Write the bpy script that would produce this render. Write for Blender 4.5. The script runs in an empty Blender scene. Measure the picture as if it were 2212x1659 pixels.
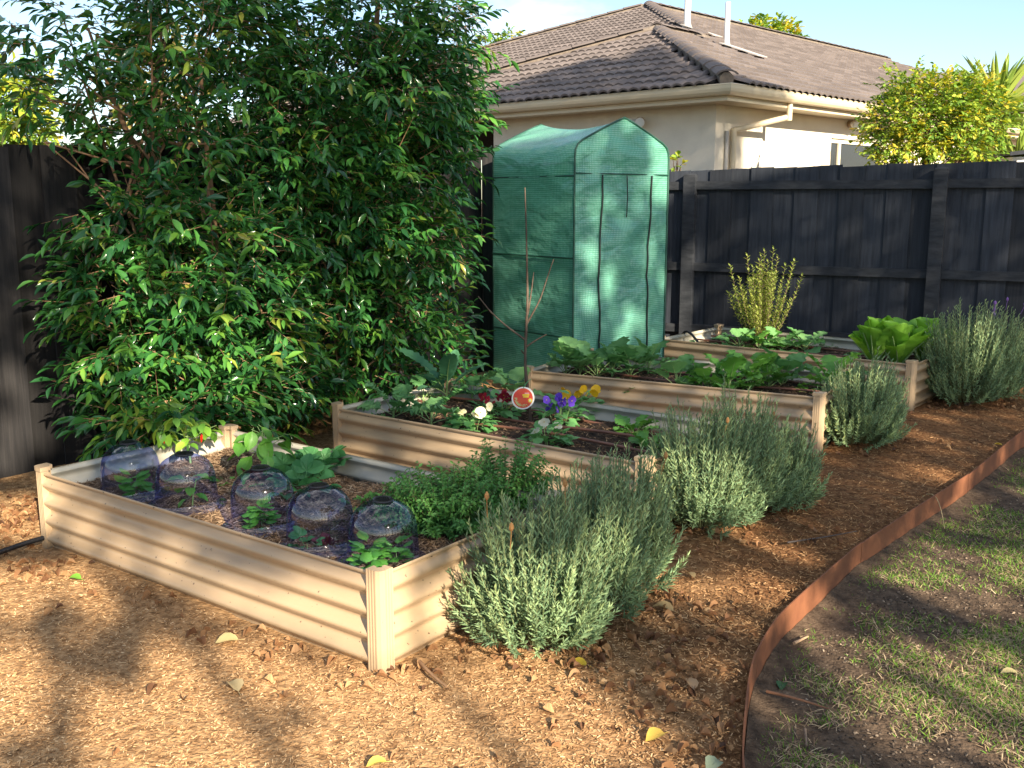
import bpy, math, random
import numpy as np
from mathutils import Vector, Matrix, noise as mnoise

random.seed(7)
rng = np.random.default_rng(11)
C = bpy.context.scene.collection
scene = bpy.context.scene
R = math.radians

# ------------------------------------------------------------------ camera, sky, sun, exposure
PW, PH, FPX, CAMH = 2212.0, 1659.0, 2170.0, 1.6
PITCH = math.atan(400 / FPX)
cam_d = bpy.data.cameras.new('camera')
cam = bpy.data.objects.new('camera', cam_d); C.objects.link(cam)
cam_d.sensor_width = 36.0
cam_d.lens = 36.0 * FPX / PW
cam_d.clip_start = 0.05; cam_d.clip_end = 2000
cam.location = (0, 0, CAMH)
cam.rotation_euler = (math.pi / 2 - PITCH, 0, 0)
scene.camera = cam

SUN_AZ = R(-63.0)            # direction towards the sun, measured from +x
SUN_EL = R(25.0)
SH = np.array([math.cos(SUN_AZ), math.sin(SUN_AZ), 0.0])
SUN = SH * math.cos(SUN_EL) + np.array([0, 0, math.sin(SUN_EL)])
SA = np.array([-SH[1], SH[0], 0.0])                                   # across the light
SB = -SH * math.sin(SUN_EL) + np.array([0, 0, math.cos(SUN_EL)])      # up the light

w = bpy.data.worlds.new('World'); scene.world = w; w.use_nodes = True
wn = w.node_tree.nodes; wl = w.node_tree.links
wn.clear()
wo = wn.new('ShaderNodeOutputWorld'); bg = wn.new('ShaderNodeBackground')
sky = wn.new('ShaderNodeTexSky'); sky.sky_type = 'NISHITA'; sky.sun_disc = False
sky.sun_elevation = SUN_EL; sky.sun_rotation = math.pi / 2 - SUN_AZ
sky.air_density = 1.0; sky.dust_density = .4; sky.ozone_density = 2.0
tc = wn.new('ShaderNodeTexCoord'); mp = wn.new('ShaderNodeMapping'); mp.inputs['Scale'].default_value = (1.0, 1.0, 2.6)
mp.inputs['Location'].default_value = (0.35, 0.1, 0.0)
cn = wn.new('ShaderNodeTexNoise'); cn.inputs['Scale'].default_value = 2.3; cn.inputs['Detail'].default_value = 7; cn.inputs['Roughness'].default_value = 0.55
cr = wn.new('ShaderNodeValToRGB'); cr.color_ramp.elements[0].position = 0.50; cr.color_ramp.elements[1].position = 0.68
mx = wn.new('ShaderNodeMix'); mx.data_type = 'RGBA'
mx.inputs[7].default_value = (9.5, 9.3, 9.2, 1)
wl.new(tc.outputs['Generated'], mp.inputs['Vector']); wl.new(mp.outputs['Vector'], cn.inputs['Vector'])
wl.new(cn.outputs['Fac'], cr.inputs['Fac']); wl.new(cr.outputs['Color'], mx.inputs[0])
wl.new(sky.outputs['Color'], mx.inputs[6]); wl.new(mx.outputs[2], bg.inputs['Color'])
bg.inputs['Strength'].default_value = 0.073
wl.new(bg.outputs['Background'], wo.inputs['Surface'])

sun_d = bpy.data.lights.new('sun', 'SUN'); sun_d.energy = 5.0; sun_d.angle = R(0.5); sun_d.color = (1.0, 0.86, 0.67)
sun_o = bpy.data.objects.new('sun', sun_d); C.objects.link(sun_o)
sun_o.rotation_euler = Vector((SUN[0], SUN[1], SUN[2])).to_track_quat('Z', 'Y').to_euler()
sun_o.location = (10, -12, 12)
vs = scene.view_settings
vs.view_transform = 'Standard'; vs.look = 'None'; vs.exposure = 1.6; vs.gamma = 1.0; vs.use_curve_mapping = False

# ------------------------------------------------------------------ helpers
cP, sP = math.cos(PITCH), math.sin(PITCH)
def ray(u, v):
    x = (u - PW / 2) / FPX; y = -(v - PH / 2) / FPX
    return np.array([x, cP + y * sP, -sP + y * cP])
CAM = np.array([0, 0, CAMH])
def gp(u, v, z=0.0):
    d = ray(u, v); return CAM + d * ((z - CAMH) / d[2])
def at(u, v, y):
    d = ray(u, v); return CAM + d * (y / d[1])
def onplane(u, v, p, n):
    d = ray(u, v); return CAM + d * (np.dot(np.array(p) - CAM, n) / np.dot(d, n))
def nz(v):
    v = np.asarray(v, float); return v / (np.linalg.norm(v, axis=-1, keepdims=True) + 1e-12)
def frames(fwd, up):
    Y = nz(fwd); X = nz(np.cross(Y, up)); Z = np.cross(X, Y)
    return np.stack([X, Y, Z], axis=-1)
def stamp(tv, tf, Rm, loc, scale):
    n = len(loc); tv = np.asarray(tv, float)
    sc = np.asarray(scale, float)
    if sc.ndim == 1: sc = np.repeat(sc[:, None], 3, 1)
    V = np.einsum('nij,nkj->nki', Rm, tv[None] * sc[:, None, :]) + np.asarray(loc)[:, None, :]
    k = len(tv)
    F = [np.asarray(f)[None] + (np.arange(n) * k)[:, None, None] for f in tf]
    return V.reshape(-1, 3), [f.reshape(-1, f.shape[-1]) for f in F]
class MB:
    """collects geometry for one mesh"""
    def __init__(s): s.V = []; s.F = []; s.R = []; s.M = []; s.n = 0
    def add(s, V, F, rnd=None, mi=0):
        V = np.asarray(V, float).reshape(-1, 3)
        if not isinstance(F, list): F = [F]
        for f in F:
            f = np.asarray(f)
            if f.size:
                s.F.append(f + s.n); s.M.append(np.full(len(f), mi))
        s.V.append(V); s.n += len(V)
        s.R.append(np.full(len(V), 0.5) if rnd is None else np.broadcast_to(np.asarray(rnd, float), (len(V),)))
        return s
    def box(s, c, sz, Rm=None, mi=0, rnd=None):
        t = np.array([[x, y, z] for x in (-.5, .5) for y in (-.5, .5) for z in (-.5, .5)]) * np.asarray(sz)
        if Rm is not None: t = t @ np.asarray(Rm).T
        return s.add(t + np.asarray(c), np.array([[0,1,3,2],[4,6,7,5],[0,4,5,1],[2,3,7,6],[0,2,6,4],[1,5,7,3]]), rnd, mi)
    def tube(s, pts, rad, seg=8, mi=0, rnd=None, cap=True):
        pts = np.asarray(pts, float); n = len(pts)
        rad = np.broadcast_to(np.asarray(rad, float), (n,))
        T = np.gradient(pts, axis=0); T = nz(T)
        ref = np.array([0.31, 0.17, 0.93]) if abs(T[:, 2]).mean() < .8 else np.array([0.9, 0.37, 0.1])
        X = nz(np.cross(T, ref)); Y = np.cross(T, X)
        a = np.linspace(0, 2 * math.pi, seg, endpoint=False)
        V = pts[:, None] + rad[:, None, None] * (np.cos(a)[None, :, None] * X[:, None] + np.sin(a)[None, :, None] * Y[:, None])
        i = np.arange(n - 1)[:, None] * seg; j = np.arange(seg)[None]; j2 = (j + 1) % seg
        F = np.stack([i + j, i + j2, i + seg + j2, i + seg + j], -1).reshape(-1, 4)
        s.add(V, F, rnd, mi)
        if cap:
            s.add(V[0], np.array([list(range(seg))[::-1]]), rnd, mi); s.add(V[-1], np.array([list(range(seg))]), rnd, mi)
        return s
    def grid(s, G, mi=0, rnd=None, close=False):
        G = np.asarray(G, float); a, b = G.shape[:2]
        i = np.arange(a - 1)[:, None] * b; j = np.arange(b - 1)[None]
        F = np.stack([i + j, i + j + 1, i + b + j + 1, i + b + j], -1).reshape(-1, 4)
        if close:
            j = b - 1; k = np.arange(a - 1) * b
            F = np.concatenate([F, np.stack([k + j, k, k + b, k + b + j], -1)])
        return s.add(G.reshape(-1, 3), F, rnd, mi)
    def lathe(s, prof, c=(0, 0, 0), seg=24, mi=0, rnd=None):
        prof = np.asarray(prof, float); a = np.linspace(0, 2 * math.pi, seg, endpoint=False)
        G = np.stack([prof[:, 0][:, None] * np.cos(a), prof[:, 0][:, None] * np.sin(a), np.repeat(prof[:, 1][:, None], seg, 1)], -1) + np.asarray(c)
        return s.grid(G, mi, rnd, close=True)
    def prism(s, poly, z0, z1, mi=0, rnd=None):
        poly = np.asarray(poly, float); n = len(poly)
        V = np.concatenate([np.c_[poly, np.full(n, z0)], np.c_[poly, np.full(n, z1)]])
        j = np.arange(n); k = (j + 1) % n
        s.add(V, np.stack([j, k, k + n, j + n], -1), rnd, mi)
        return s.add(V, [np.array([list(range(n))[::-1]]), np.array([list(range(n, 2 * n))])], rnd, mi)
    def mesh(s, name, mats, smooth=False):
        V = np.concatenate(s.V); me = bpy.data.meshes.new(name)
        me.vertices.add(len(V)); me.vertices.foreach_set('co', V.ravel())
        ls = np.concatenate([f.ravel() for f in s.F]); ct = np.concatenate([np.full(len(f), f.shape[1]) for f in s.F])
        me.loops.add(len(ls)); me.loops.foreach_set('vertex_index', ls.astype(np.int32))
        st = np.concatenate([[0], np.cumsum(ct)[:-1]])
        me.polygons.add(len(ct)); me.polygons.foreach_set('loop_start', st.astype(np.int32)); me.polygons.foreach_set('loop_total', ct.astype(np.int32))
        me.polygons.foreach_set('material_index', np.concatenate(s.M).astype(np.int32))
        me.polygons.foreach_set('use_smooth', np.full(len(ct), smooth))
        at_ = me.attributes.new('rnd', 'FLOAT', 'POINT'); at_.data.foreach_set('value', np.concatenate(s.R).astype(np.float32))
        for m in (mats if isinstance(mats, (list, tuple)) else [mats]): me.materials.append(m)
        me.update(calc_edges=True); me.validate(); return me
    def build(s, name, mats, parent=None, smooth=False):
        return ob(name, s.mesh(name, mats, smooth), parent)
def ob(name, data, parent=None, loc=None, rot=None, scale=None):
    o = bpy.data.objects.new(name, data); C.objects.link(o)
    if parent is not None: o.parent = parent
    if loc is not None: o.location = loc
    if rot is not None: o.rotation_euler = rot
    if scale is not None: o.scale = (scale,) * 3 if not hasattr(scale, '__len__') else scale
    return o
def tag(o, label=None, cat=None, group=None, kind=None):
    if label: o['label'] = label
    if cat: o['category'] = cat
    if group: o['group'] = group
    if kind: o['kind'] = kind
    return o
def thing(name, label, cat, loc=(0, 0, 0), rz=0.0, group=None):
    return tag(ob(name, None, loc=tuple(loc), rot=(0, 0, rz)), label, cat, group)
def rot2(a): return np.array([[math.cos(a), -math.sin(a)], [math.sin(a), math.cos(a)]])
def fbm(x, y, f=1.0, seed=0.0, o=3):
    s = 0.0; a = 1.0
    for k in range(o):
        s += a * mnoise.noise(Vector((x * f, y * f, seed + 7.3 * k))); a *= .5; f *= 2
    return s
def inpoly(pts, poly):
    x, y = pts[:, 0], pts[:, 1]; r = np.zeros(len(pts), bool); n = len(poly)
    for i in range(n):
        x1, y1 = poly[i]; x2, y2 = poly[(i + 1) % n]
        c = ((y1 > y) != (y2 > y)) & (x < (x2 - x1) * (y - y1) / (y2 - y1 + 1e-12) + x1); r ^= c
    return r

# ------------------------------------------------------------------ materials
def mat(name, base=(.5, .5, .5), rough=.6, **kw):
    m = bpy.data.materials.new(name); m.use_nodes = True
    b = m.node_tree.nodes['Principled BSDF']
    b.inputs['Base Color'].default_value = (*base, 1); b.inputs['Roughness'].default_value = rough
    for k, v in kw.items(): b.inputs[k.replace('_', ' ')].default_value = v
    return m
def N(m, t): return m.node_tree.nodes.new(t)
def L(m, a, b): m.node_tree.links.new(a, b)
def noisy(name, c1, c2, scale=8, rough=.7, detail=5, stretch=None, bump=0.0, bscale=None, c3=None, pos=(.35, .65), coord='Object', spec=.3, rvar=0.0, dist=.02):
    """two or three colours mixed by noise, with fine relief"""
    m = mat(name, c1, rough); b = m.node_tree.nodes['Principled BSDF']
    b.inputs['Specular IOR Level'].default_value = spec
    t = N(m, 'ShaderNodeTexCoord'); mpn = N(m, 'ShaderNodeMapping')
    if stretch: mpn.inputs['Scale'].default_value = stretch
    L(m, t.outputs[coord], mpn.inputs['Vector'])
    n = N(m, 'ShaderNodeTexNoise'); n.inputs['Scale'].default_value = scale; n.inputs['Detail'].default_value = detail; n.inputs['Roughness'].default_value = .62
    L(m, mpn.outputs['Vector'], n.inputs['Vector'])
    r = N(m, 'ShaderNodeValToRGB'); e = r.color_ramp.elements
    e[0].position, e[1].position = pos; e[0].color = (*c1, 1); e[1].color = (*c2, 1)
    if c3: q = e.new(min(.98, pos[1] + .14)); q.color = (*c3, 1)
    L(m, n.outputs['Fac'], r.inputs['Fac']); L(m, r.outputs['Color'], b.inputs['Base Color'])
    if bump:
        n2 = N(m, 'ShaderNodeTexNoise'); n2.inputs['Scale'].default_value = bscale or scale * 3; n2.inputs['Detail'].default_value = 4
        L(m, mpn.outputs['Vector'], n2.inputs['Vector'])
        bp = N(m, 'ShaderNodeBump'); bp.inputs['Strength'].default_value = bump; bp.inputs['Distance'].default_value = dist
        L(m, n2.outputs['Fac'], bp.inputs['Height']); L(m, bp.outputs['Normal'], b.inputs['Normal'])
    return m
def byrnd(name, cols, rough=.5, trans=0.0, spec=.4, noise=0.0, tint=None):
    """colour picked per piece from a ramp (attribute rnd); trans adds light passing through thin leaves"""
    m = mat(name, cols[0], rough); nt = m.node_tree; b = nt.nodes['Principled BSDF']
    b.inputs['Specular IOR Level'].default_value = spec
    a = N(m, 'ShaderNodeAttribute'); a.attribute_name = 'rnd'
    r = N(m, 'ShaderNodeValToRGB'); e = r.color_ramp.elements
    e[0].color = (*cols[0], 1); e[1].color = (*cols[-1], 1)
    for k, c in enumerate(cols[1:-1]): q = e.new((k + 1) / (len(cols) - 1)); q.color = (*c, 1)
    fac = a.outputs['Fac']
    if noise:
        t = N(m, 'ShaderNodeTexCoord'); n = N(m, 'ShaderNodeTexNoise'); n.inputs['Scale'].default_value = noise; n.inputs['Detail'].default_value = 3
        L(m, t.outputs['Object'], n.inputs['Vector'])
        ma = N(m, 'ShaderNodeMath'); ma.operation = 'MULTIPLY_ADD'; ma.inputs[1].default_value = .5; ma.inputs[2].default_value = -.25
        L(m, n.outputs['Fac'], ma.inputs[0]); ad = N(m, 'ShaderNodeMath'); ad.operation = 'ADD'; ad.use_clamp = True
        L(m, ma.outputs[0], ad.inputs[0]); L(m, fac, ad.inputs[1]); fac = ad.outputs[0]
    L(m, fac, r.inputs['Fac']); L(m, r.outputs['Color'], b.inputs['Base Color'])
    if trans:
        tr = N(m, 'ShaderNodeBsdfTranslucent'); ms = N(m, 'ShaderNodeMixShader'); ms.inputs[0].default_value = trans
        hs = N(m, 'ShaderNodeHueSaturation'); hs.inputs['Value'].default_value = 1.5; hs.inputs['Saturation'].default_value = 1.1; hs.inputs['Hue'].default_value = .485
        L(m, r.outputs['Color'], hs.inputs['Color']); L(m, hs.outputs['Color'], tr.inputs['Color'])
        o = nt.nodes['Material Output']
        L(m, b.outputs[0], ms.inputs[1]); L(m, tr.outputs[0], ms.inputs[2]); L(m, ms.outputs[0], o.inputs['Surface'])
    return m

M = {}
M['mulch'] = noisy('mulch', (.20, .11, .05), (.46, .28, .135), 26, .95, 8, bump=.9, bscale=70, c3=(.58, .39, .21), pos=(.36, .6), spec=.1, dist=.015)
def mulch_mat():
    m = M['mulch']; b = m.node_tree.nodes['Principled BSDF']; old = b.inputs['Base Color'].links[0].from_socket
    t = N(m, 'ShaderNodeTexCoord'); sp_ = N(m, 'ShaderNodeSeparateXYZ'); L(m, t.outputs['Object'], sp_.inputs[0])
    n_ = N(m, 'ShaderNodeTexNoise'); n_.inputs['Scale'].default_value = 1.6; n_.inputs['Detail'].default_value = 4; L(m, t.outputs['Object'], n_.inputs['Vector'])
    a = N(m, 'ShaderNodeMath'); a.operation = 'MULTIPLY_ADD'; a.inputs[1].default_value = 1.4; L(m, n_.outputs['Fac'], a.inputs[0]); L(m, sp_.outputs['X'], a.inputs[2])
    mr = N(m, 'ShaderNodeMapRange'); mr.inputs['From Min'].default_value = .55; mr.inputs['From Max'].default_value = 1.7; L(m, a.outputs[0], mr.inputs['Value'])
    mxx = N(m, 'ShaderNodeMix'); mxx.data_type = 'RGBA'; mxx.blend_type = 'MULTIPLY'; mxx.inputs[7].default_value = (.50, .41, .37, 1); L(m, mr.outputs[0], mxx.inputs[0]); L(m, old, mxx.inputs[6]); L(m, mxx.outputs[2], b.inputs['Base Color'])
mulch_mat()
M['soil_lawn'] = noisy('lawn_soil', (.055, .038, .026), (.14, .098, .065), 22, .95, 8, bump=.9, bscale=80, c3=(.24, .18, .12), pos=(.35, .68), spec=.1, dist=.012)
M['soil'] = noisy('garden_soil', (.022, .016, .012), (.075, .047, .03), 30, .95, 8, bump=1.0, bscale=60, c3=(.16, .10, .06), pos=(.38, .66), spec=.15, dist=.02)
M['soil_straw'] = noisy('straw_mulch', (.06, .038, .022), (.17, .11, .065), 30, .95, 8, bump=1.0, bscale=60, c3=(.3, .2, .12), pos=(.38, .66), spec=.1, dist=.02)
M['chip'] = byrnd('wood_chip', [(.12, .058, .026), (.34, .19, .085), (.52, .33, .165), (.68, .49, .29)], .9, spec=.15)
M['straw'] = byrnd('straw', [(.06, .036, .022), (.19, .12, .07), (.33, .225, .135), (.52, .40, .26)], .9, spec=.15)
M['deadleaf'] = byrnd('dead_leaf', [(.07, .035, .02), (.18, .085, .038), (.28, .145, .065), (.36, .21, .10), (.46, .30, .15)], .7, .15, spec=.3)
M['beige'] = noisy('cream_steel', (.42, .305, .188), (.44, .322, .20), 1.2, .29, 3, spec=.45, pos=(.3, .7), c3=(.43, .31, .192))
M['beige_in'] = noisy('pale_steel_inside', (.36, .345, .285), (.43, .41, .34), 4, .42, 3, spec=.4)
M['post'] = noisy('cream_post', (.43, .315, .195), (.45, .33, .207), 2, .36, 3, spec=.4)
def specks(m, scale=55, thr=.71, col=(.10, .07, .045)):
    b = m.node_tree.nodes['Principled BSDF']; old = b.inputs['Base Color'].links[0].from_socket
    t = N(m, 'ShaderNodeTexCoord'); n_ = N(m, 'ShaderNodeTexNoise'); n_.inputs['Scale'].default_value = scale; n_.inputs['Detail'].default_value = 2; L(m, t.outputs['Object'], n_.inputs['Vector'])
    mr = N(m, 'ShaderNodeMapRange'); mr.inputs['From Min'].default_value = thr; mr.inputs['From Max'].default_value = thr + .03; L(m, n_.outputs['Fac'], mr.inputs['Value'])
    n2 = N(m, 'ShaderNodeTexNoise'); n2.inputs['Scale'].default_value = 7; n2.inputs['Detail'].default_value = 5; L(m, t.outputs['Object'], n2.inputs['Vector'])
    sz = N(m, 'ShaderNodeSeparateXYZ'); L(m, t.outputs['Object'], sz.inputs[0])
    mz = N(m, 'ShaderNodeMapRange'); mz.inputs['From Min'].default_value = .10; mz.inputs['From Max'].default_value = .0; L(m, sz.outputs['Z'], mz.inputs['Value'])
    mm = N(m, 'ShaderNodeMath'); mm.operation = 'MULTIPLY'; L(m, n2.outputs['Fac'], mm.inputs[0]); L(m, mz.outputs[0], mm.inputs[1])
    mx_ = N(m, 'ShaderNodeMath'); mx_.operation = 'MAXIMUM'; L(m, mr.outputs[0], mx_.inputs[0]); L(m, mm.outputs[0], mx_.inputs[1])
    mxx = N(m, 'ShaderNodeMix'); mxx.data_type = 'RGBA'; mxx.inputs[7].default_value = (*col, 1); L(m, mx_.outputs[0], mxx.inputs[0]); L(m, old, mxx.inputs[6]); L(m, mxx.outputs[2], b.inputs['Base Color'])
specks(M['beige']); specks(M['post'], 60, .74)
M['bark'] = noisy('tan_bark', (.20, .115, .062), (.33, .205, .115), 14, .85, 5, stretch=(1, 1, .3), bump=.5, bscale=40)
M['bark_dark'] = noisy('dark_bark', (.07, .045, .03), (.16, .11, .07), 18, .85, 5, stretch=(1, 1, .3), bump=.5, bscale=40)
M['bark_sap'] = noisy('sapling_bark', (.05, .034, .025), (.12, .085, .06), 30, .7, 4, stretch=(1, 1, .4), bump=.3)
M['treeleaf'] = byrnd('glossy_tree_leaf', [(.018, .078, .026), (.026, .108, .030), (.034, .135, .032), (.046, .165, .034), (.060, .195, .036), (.085, .24, .038), (.15, .31, .042), (.32, .33, .06)], .2, .22, spec=.6, noise=1.4)
M['farleaf'] = byrnd('shrub_leaf', [(.07, .16, .03), (.15, .27, .035), (.25, .36, .045), (.42, .43, .05), (.6, .48, .05)], .5, .3, spec=.3, noise=1.0)
M['autumn'] = byrnd('autumn_leaf', [(.10, .14, .03), (.20, .21, .05), (.30, .26, .08), (.34, .22, .10)], .5, .3, spec=.3, noise=.6)
M['shadeleaf'] = byrnd('gum_leaf', [(.04, .07, .025), (.07, .11, .035)], .5, .0, spec=.3)
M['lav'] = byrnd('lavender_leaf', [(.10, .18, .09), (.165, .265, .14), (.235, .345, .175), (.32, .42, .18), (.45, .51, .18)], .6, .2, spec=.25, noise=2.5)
M['lavstem'] = byrnd('lavender_stem', [(.07, .042, .025), (.13, .14, .06), (.15, .21, .09)], .8)
M['lavflower'] = byrnd('lavender_flower', [(.14, .06, .26), (.24, .12, .38)], .7)
M['deadflower'] = byrnd('dry_flower_head', [(.28, .12, .04), (.42, .24, .08)], .8)
M['herb'] = byrnd('oregano_leaf', [(.045, .15, .035), (.08, .23, .05), (.14, .33, .07)], .5, .25, spec=.35, noise=4)
M['rosemary'] = byrnd('rosemary_leaf', [(.17, .25, .06), (.30, .37, .08), (.45, .47, .12)], .55, .25, spec=.3)
M['fence'] = noisy('charcoal_stained_timber', (.0115, .0145, .0205), (.027, .032, .042), 6, .68, 6, stretch=(6, 6, .35), bump=.35, bscale=22, spec=.3, c3=(.042, .047, .056), pos=(.3, .66), dist=.004)
def per_board(m, lo_=.65, hi_=1.35):
    b = m.node_tree.nodes['Principled BSDF']; old = b.inputs['Base Color'].links[0].from_socket
    oi = N(m, 'ShaderNodeObjectInfo'); mr = N(m, 'ShaderNodeMapRange'); mr.inputs['To Min'].default_value = lo_; mr.inputs['To Max'].default_value = hi_; L(m, oi.outputs['Random'], mr.inputs['Value'])
    hs = N(m, 'ShaderNodeHueSaturation'); L(m, old, hs.inputs['Color']); L(m, mr.outputs[0], hs.inputs['Value']); L(m, hs.outputs['Color'], b.inputs['Base Color'])
per_board(M['fence'])
M['fence_rail'] = noisy('charcoal_rail', (.016, .019, .024), (.036, .04, .047), 5, .75, 6, stretch=(1.2, 1.2, 5), bump=.3, bscale=25, spec=.3, dist=.004)
M['fence_l'] = noisy('weathered_charcoal_timber', (.010, .010, .011), (.026, .0245, .0245), 6, .8, 6, stretch=(6, 6, .3), bump=.4, bscale=22, spec=.25, c3=(.05, .043, .038), pos=(.3, .66), dist=.004)
per_board(M['fence_l'], .6, 1.3)
M['render'] = noisy('cream_render', (.66, .60, .49), (.72, .66, .54), 3, .9, 6, bump=.15, bscale=90, spec=.2)
M['gutter'] = noisy('cream_gutter', (.60, .50, .34), (.66, .56, .39), 2, .4, 4, spec=.45)
M['soffit'] = mat('soffit_board', (.62, .55, .42), .8)
M['tile'] = byrnd('concrete_roof_tile', [(.112, .094, .087), (.140, .118, .109), (.175, .148, .137)], .8, spec=.25, noise=3)
M['tile_bed'] = noisy('tile_mortar', (.12, .10, .085), (.20, .165, .13), 12, .9, 5, bump=.3)
M['white'] = mat('white_paint', (.78, .77, .74), .5)
M['lead'] = mat('flashing', (.42, .40, .37), .6)
M['frame_w'] = mat('cream_window_frame', (.72, .66, .5), .5)
M['glass_dark'] = mat('window_glass', (.02, .022, .025), .08)
M['brass'] = mat('lamp_metal', (.45, .33, .22), .4, Metallic=.3)
M['lampglass'] = mat('lamp_lens', (.7, .72, .7), .15)
M['corten'] = noisy('rusted_steel', (.15, .056, .027), (.23, .092, .042), 9, .72, 7, bump=.12, bscale=60, spec=.3, c3=(.22, .10, .05), pos=(.3, .68), dist=.004)
M['hose'] = mat('black_hose', (.012, .013, .016), .38)
M['drip'] = mat('brown_drip_hose', (.16, .07, .045), .5)
M['black'] = mat('black_plastic', (.012, .012, .013), .35)
M['grass'] = byrnd('grass_blade', [(.06, .16, .02), (.10, .27, .025), (.16, .36, .035), (.27, .38, .06)], .6, .3, spec=.25, noise=3)
M['thatch'] = byrnd('dry_grass', [(.14, .09, .05), (.30, .21, .12), (.46, .36, .22)], .8)
M['stone'] = noisy('pale_stone', (.3, .27, .22), (.45, .42, .36), 10, .8)

# ------------------------------------------------------------------ leaf templates
def leaf_t(prof, n_mid=1, fold=.12, arch=.18, wave=0.0, half=.5):
    """leaf blade along +y of length 1: prof = [(t, half width)], folded along the midrib, drooping towards the tip"""
    V = []; F4 = []; F3 = []; rows = []
    for k, (t, hw) in enumerate(prof):
        z0 = -arch * t * t
        if hw < 1e-6: rows.append([len(V)]); V.append((0, t, z0)); continue
        idx = []
        for s in (-1, 0, 1):
            idx.append(len(V)); V.append((s * hw, t, z0 + (fold * hw * 2 if s else 0) + (wave * math.sin(7 * t + 2 * s) if s else 0)))
        rows.append(idx)
    for a, b in zip(rows[:-1], rows[1:]):
        if len(a) == 1: F3 += [(a[0], b[1], b[0]), (a[0], b[2], b[1])]
        elif len(b) == 1: F3 += [(a[0], a[1], b[0]), (a[1], a[2], b[0])]
        else: F4 += [(a[0], a[1], b[1], b[0]), (a[1], a[2], b[2], b[1])]
    return np.array(V), [np.array(x) for x in (F4, F3) if x]
LT_TREE = leaf_t([(0, 0), (.22, .12), (.5, .17), (.78, .10), (1, 0)], fold=.3, arch=.22, wave=.015)
LT_SMALL = leaf_t([(0, 0), (.4, .27), (.75, .2), (1, 0)], fold=.25, arch=.15)
LT_NEEDLE = (np.array([(-.05, 0, 0), (.05, 0, 0), (.065, .5, .03), (-.065, .5, .03), (0, 1, -.02)]), [np.array([[0, 1, 2, 3]]), np.array([[3, 2, 4]])])
LT_DEAD = leaf_t([(0, 0), (.1, .12), (.3, .27), (.5, .3), (.72, .24), (.9, .1), (1, 0)], fold=.75, arch=.45, wave=.09)
LT_CHIP = (np.array([(-.5, -.5, 0), (.5, -.5, 0), (.5, .5, .1), (-.5, .5, .1), (-.5, -.5, -.35), (.5, -.5, -.35), (.5, .5, -.25), (-.5, .5, -.25)]),
           [np.array([[0, 1, 2, 3], [0, 4, 5, 1], [1, 5, 6, 2], [2, 6, 7, 3], [3, 7, 4, 0]])])
LT_BLADE = (np.array([(-.05, 0, 0), (.05, 0, 0), (.04, .55, .0), (-.04, .55, .0), (0, 1, -.16)]), [np.array([[0, 1, 2, 3]]), np.array([[3, 2, 4]])])

def big_leaf(name, m, prof, nt=7, ns=4, fold=.2, arch=.35, ruffle=.0, freq=9.0, teeth=0.0, stalk=0.0, stalk_r=.012, seed=0, cup=0.0, rnd=.5, stalk_mat=None, holes=False):
    """one large leaf as a mesh: wavy blade on a stalk, length 1 along +y"""
    mb = MB(); ts = np.linspace(stalk, 1, nt * 2 + 1); ss = np.linspace(-1, 1, ns * 2 + 1)
    pt = np.array([p[0] for p in prof]); pw = np.array([p[1] for p in prof]); G = np.zeros((len(ts), len(ss), 3))
    for i, t in enumerate(ts):
        k = (t - stalk) / (1 - stalk); wd = np.interp(k, pt, pw)
        wd *= 1 + teeth * (1 if i % 2 else -1) * (0 < i < len(ts) - 1)
        for j, q in enumerate(ss):
            e = abs(q)
            z = -arch * t * t + fold * wd * e + cup * e * e * wd + ruffle * e * e * math.sin(freq * k * 3.1 + 2.2 * q + seed)
            z += .25 * ruffle * math.sin(13 * k + 5 * q + seed)
            y = t + ruffle * .35 * e * math.cos(freq * k * 2.3 + seed + 3 * q)
            G[i, j] = (q * wd, y, z)
    mb.grid(G, 0, rnd)
    st = np.array([(0, t, -arch * t * t - stalk_r * .6) for t in np.linspace(0, .8, 7)])
    mb.tube(st, np.linspace(stalk_r, stalk_r * .3, 7), 5, 1 if stalk_mat else 0, min(1, rnd + .3))
    return mb.mesh(name, [m, stalk_mat] if stalk_mat else m, True)

# ------------------------------------------------------------------ where things stand
class Bed: pass
def mkbed(fl, ang, ln, wd, h=.36, soil=.275):
    b = Bed(); b.fl = np.array(fl); b.a = R(ang); b.L = ln; b.W = wd; b.h = h; b.soil = soil
    b.u = np.array([math.cos(b.a), math.sin(b.a)]); b.v = np.array([-math.sin(b.a), math.cos(b.a)]); return b
BEDS = [mkbed((-2.19, 4.499), -36.6, 2.173, 1.076), mkbed((-1.075, 5.947), -37.2, 2.15, 1.056),
        mkbed((.106, 7.301), -29.1, 2.13, 1.06), mkbed((1.33, 8.999), -39.8, 2.25, 1.10)]
LF0 = np.array([-2.972, 5.634]); LFD = nz(np.array([2.783, 3.761])); LFN = np.array([LFD[1], -LFD[0]])
RF0 = np.array([4.775, 9.37]); RFD = np.array([-math.cos(R(27)), math.sin(R(27))]); RFN = np.array([-RFD[1] * -1, 0]) * 0
RFN = np.array([-math.sin(R(27)), -math.cos(R(27))])
EDGE = [(.45, -4), (.52, 0), (.58, 1.6)] + [tuple(gp(u, v, .02)[:2]) for u, v in
        [(1603, 1659), (1606, 1580), (1617, 1467), (1630, 1411), (1675, 1336), (1743, 1273), (1860, 1173), (1977, 1098), (2092, 1026), (2181, 953), (2212, 929)]] + [(4.6, 7.6), (6.5, 9.4), (9, 11.5)]
EDGE = np.array(EDGE)
def edge_x(y): return np.interp(y, EDGE[:, 1], EDGE[:, 0])
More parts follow.
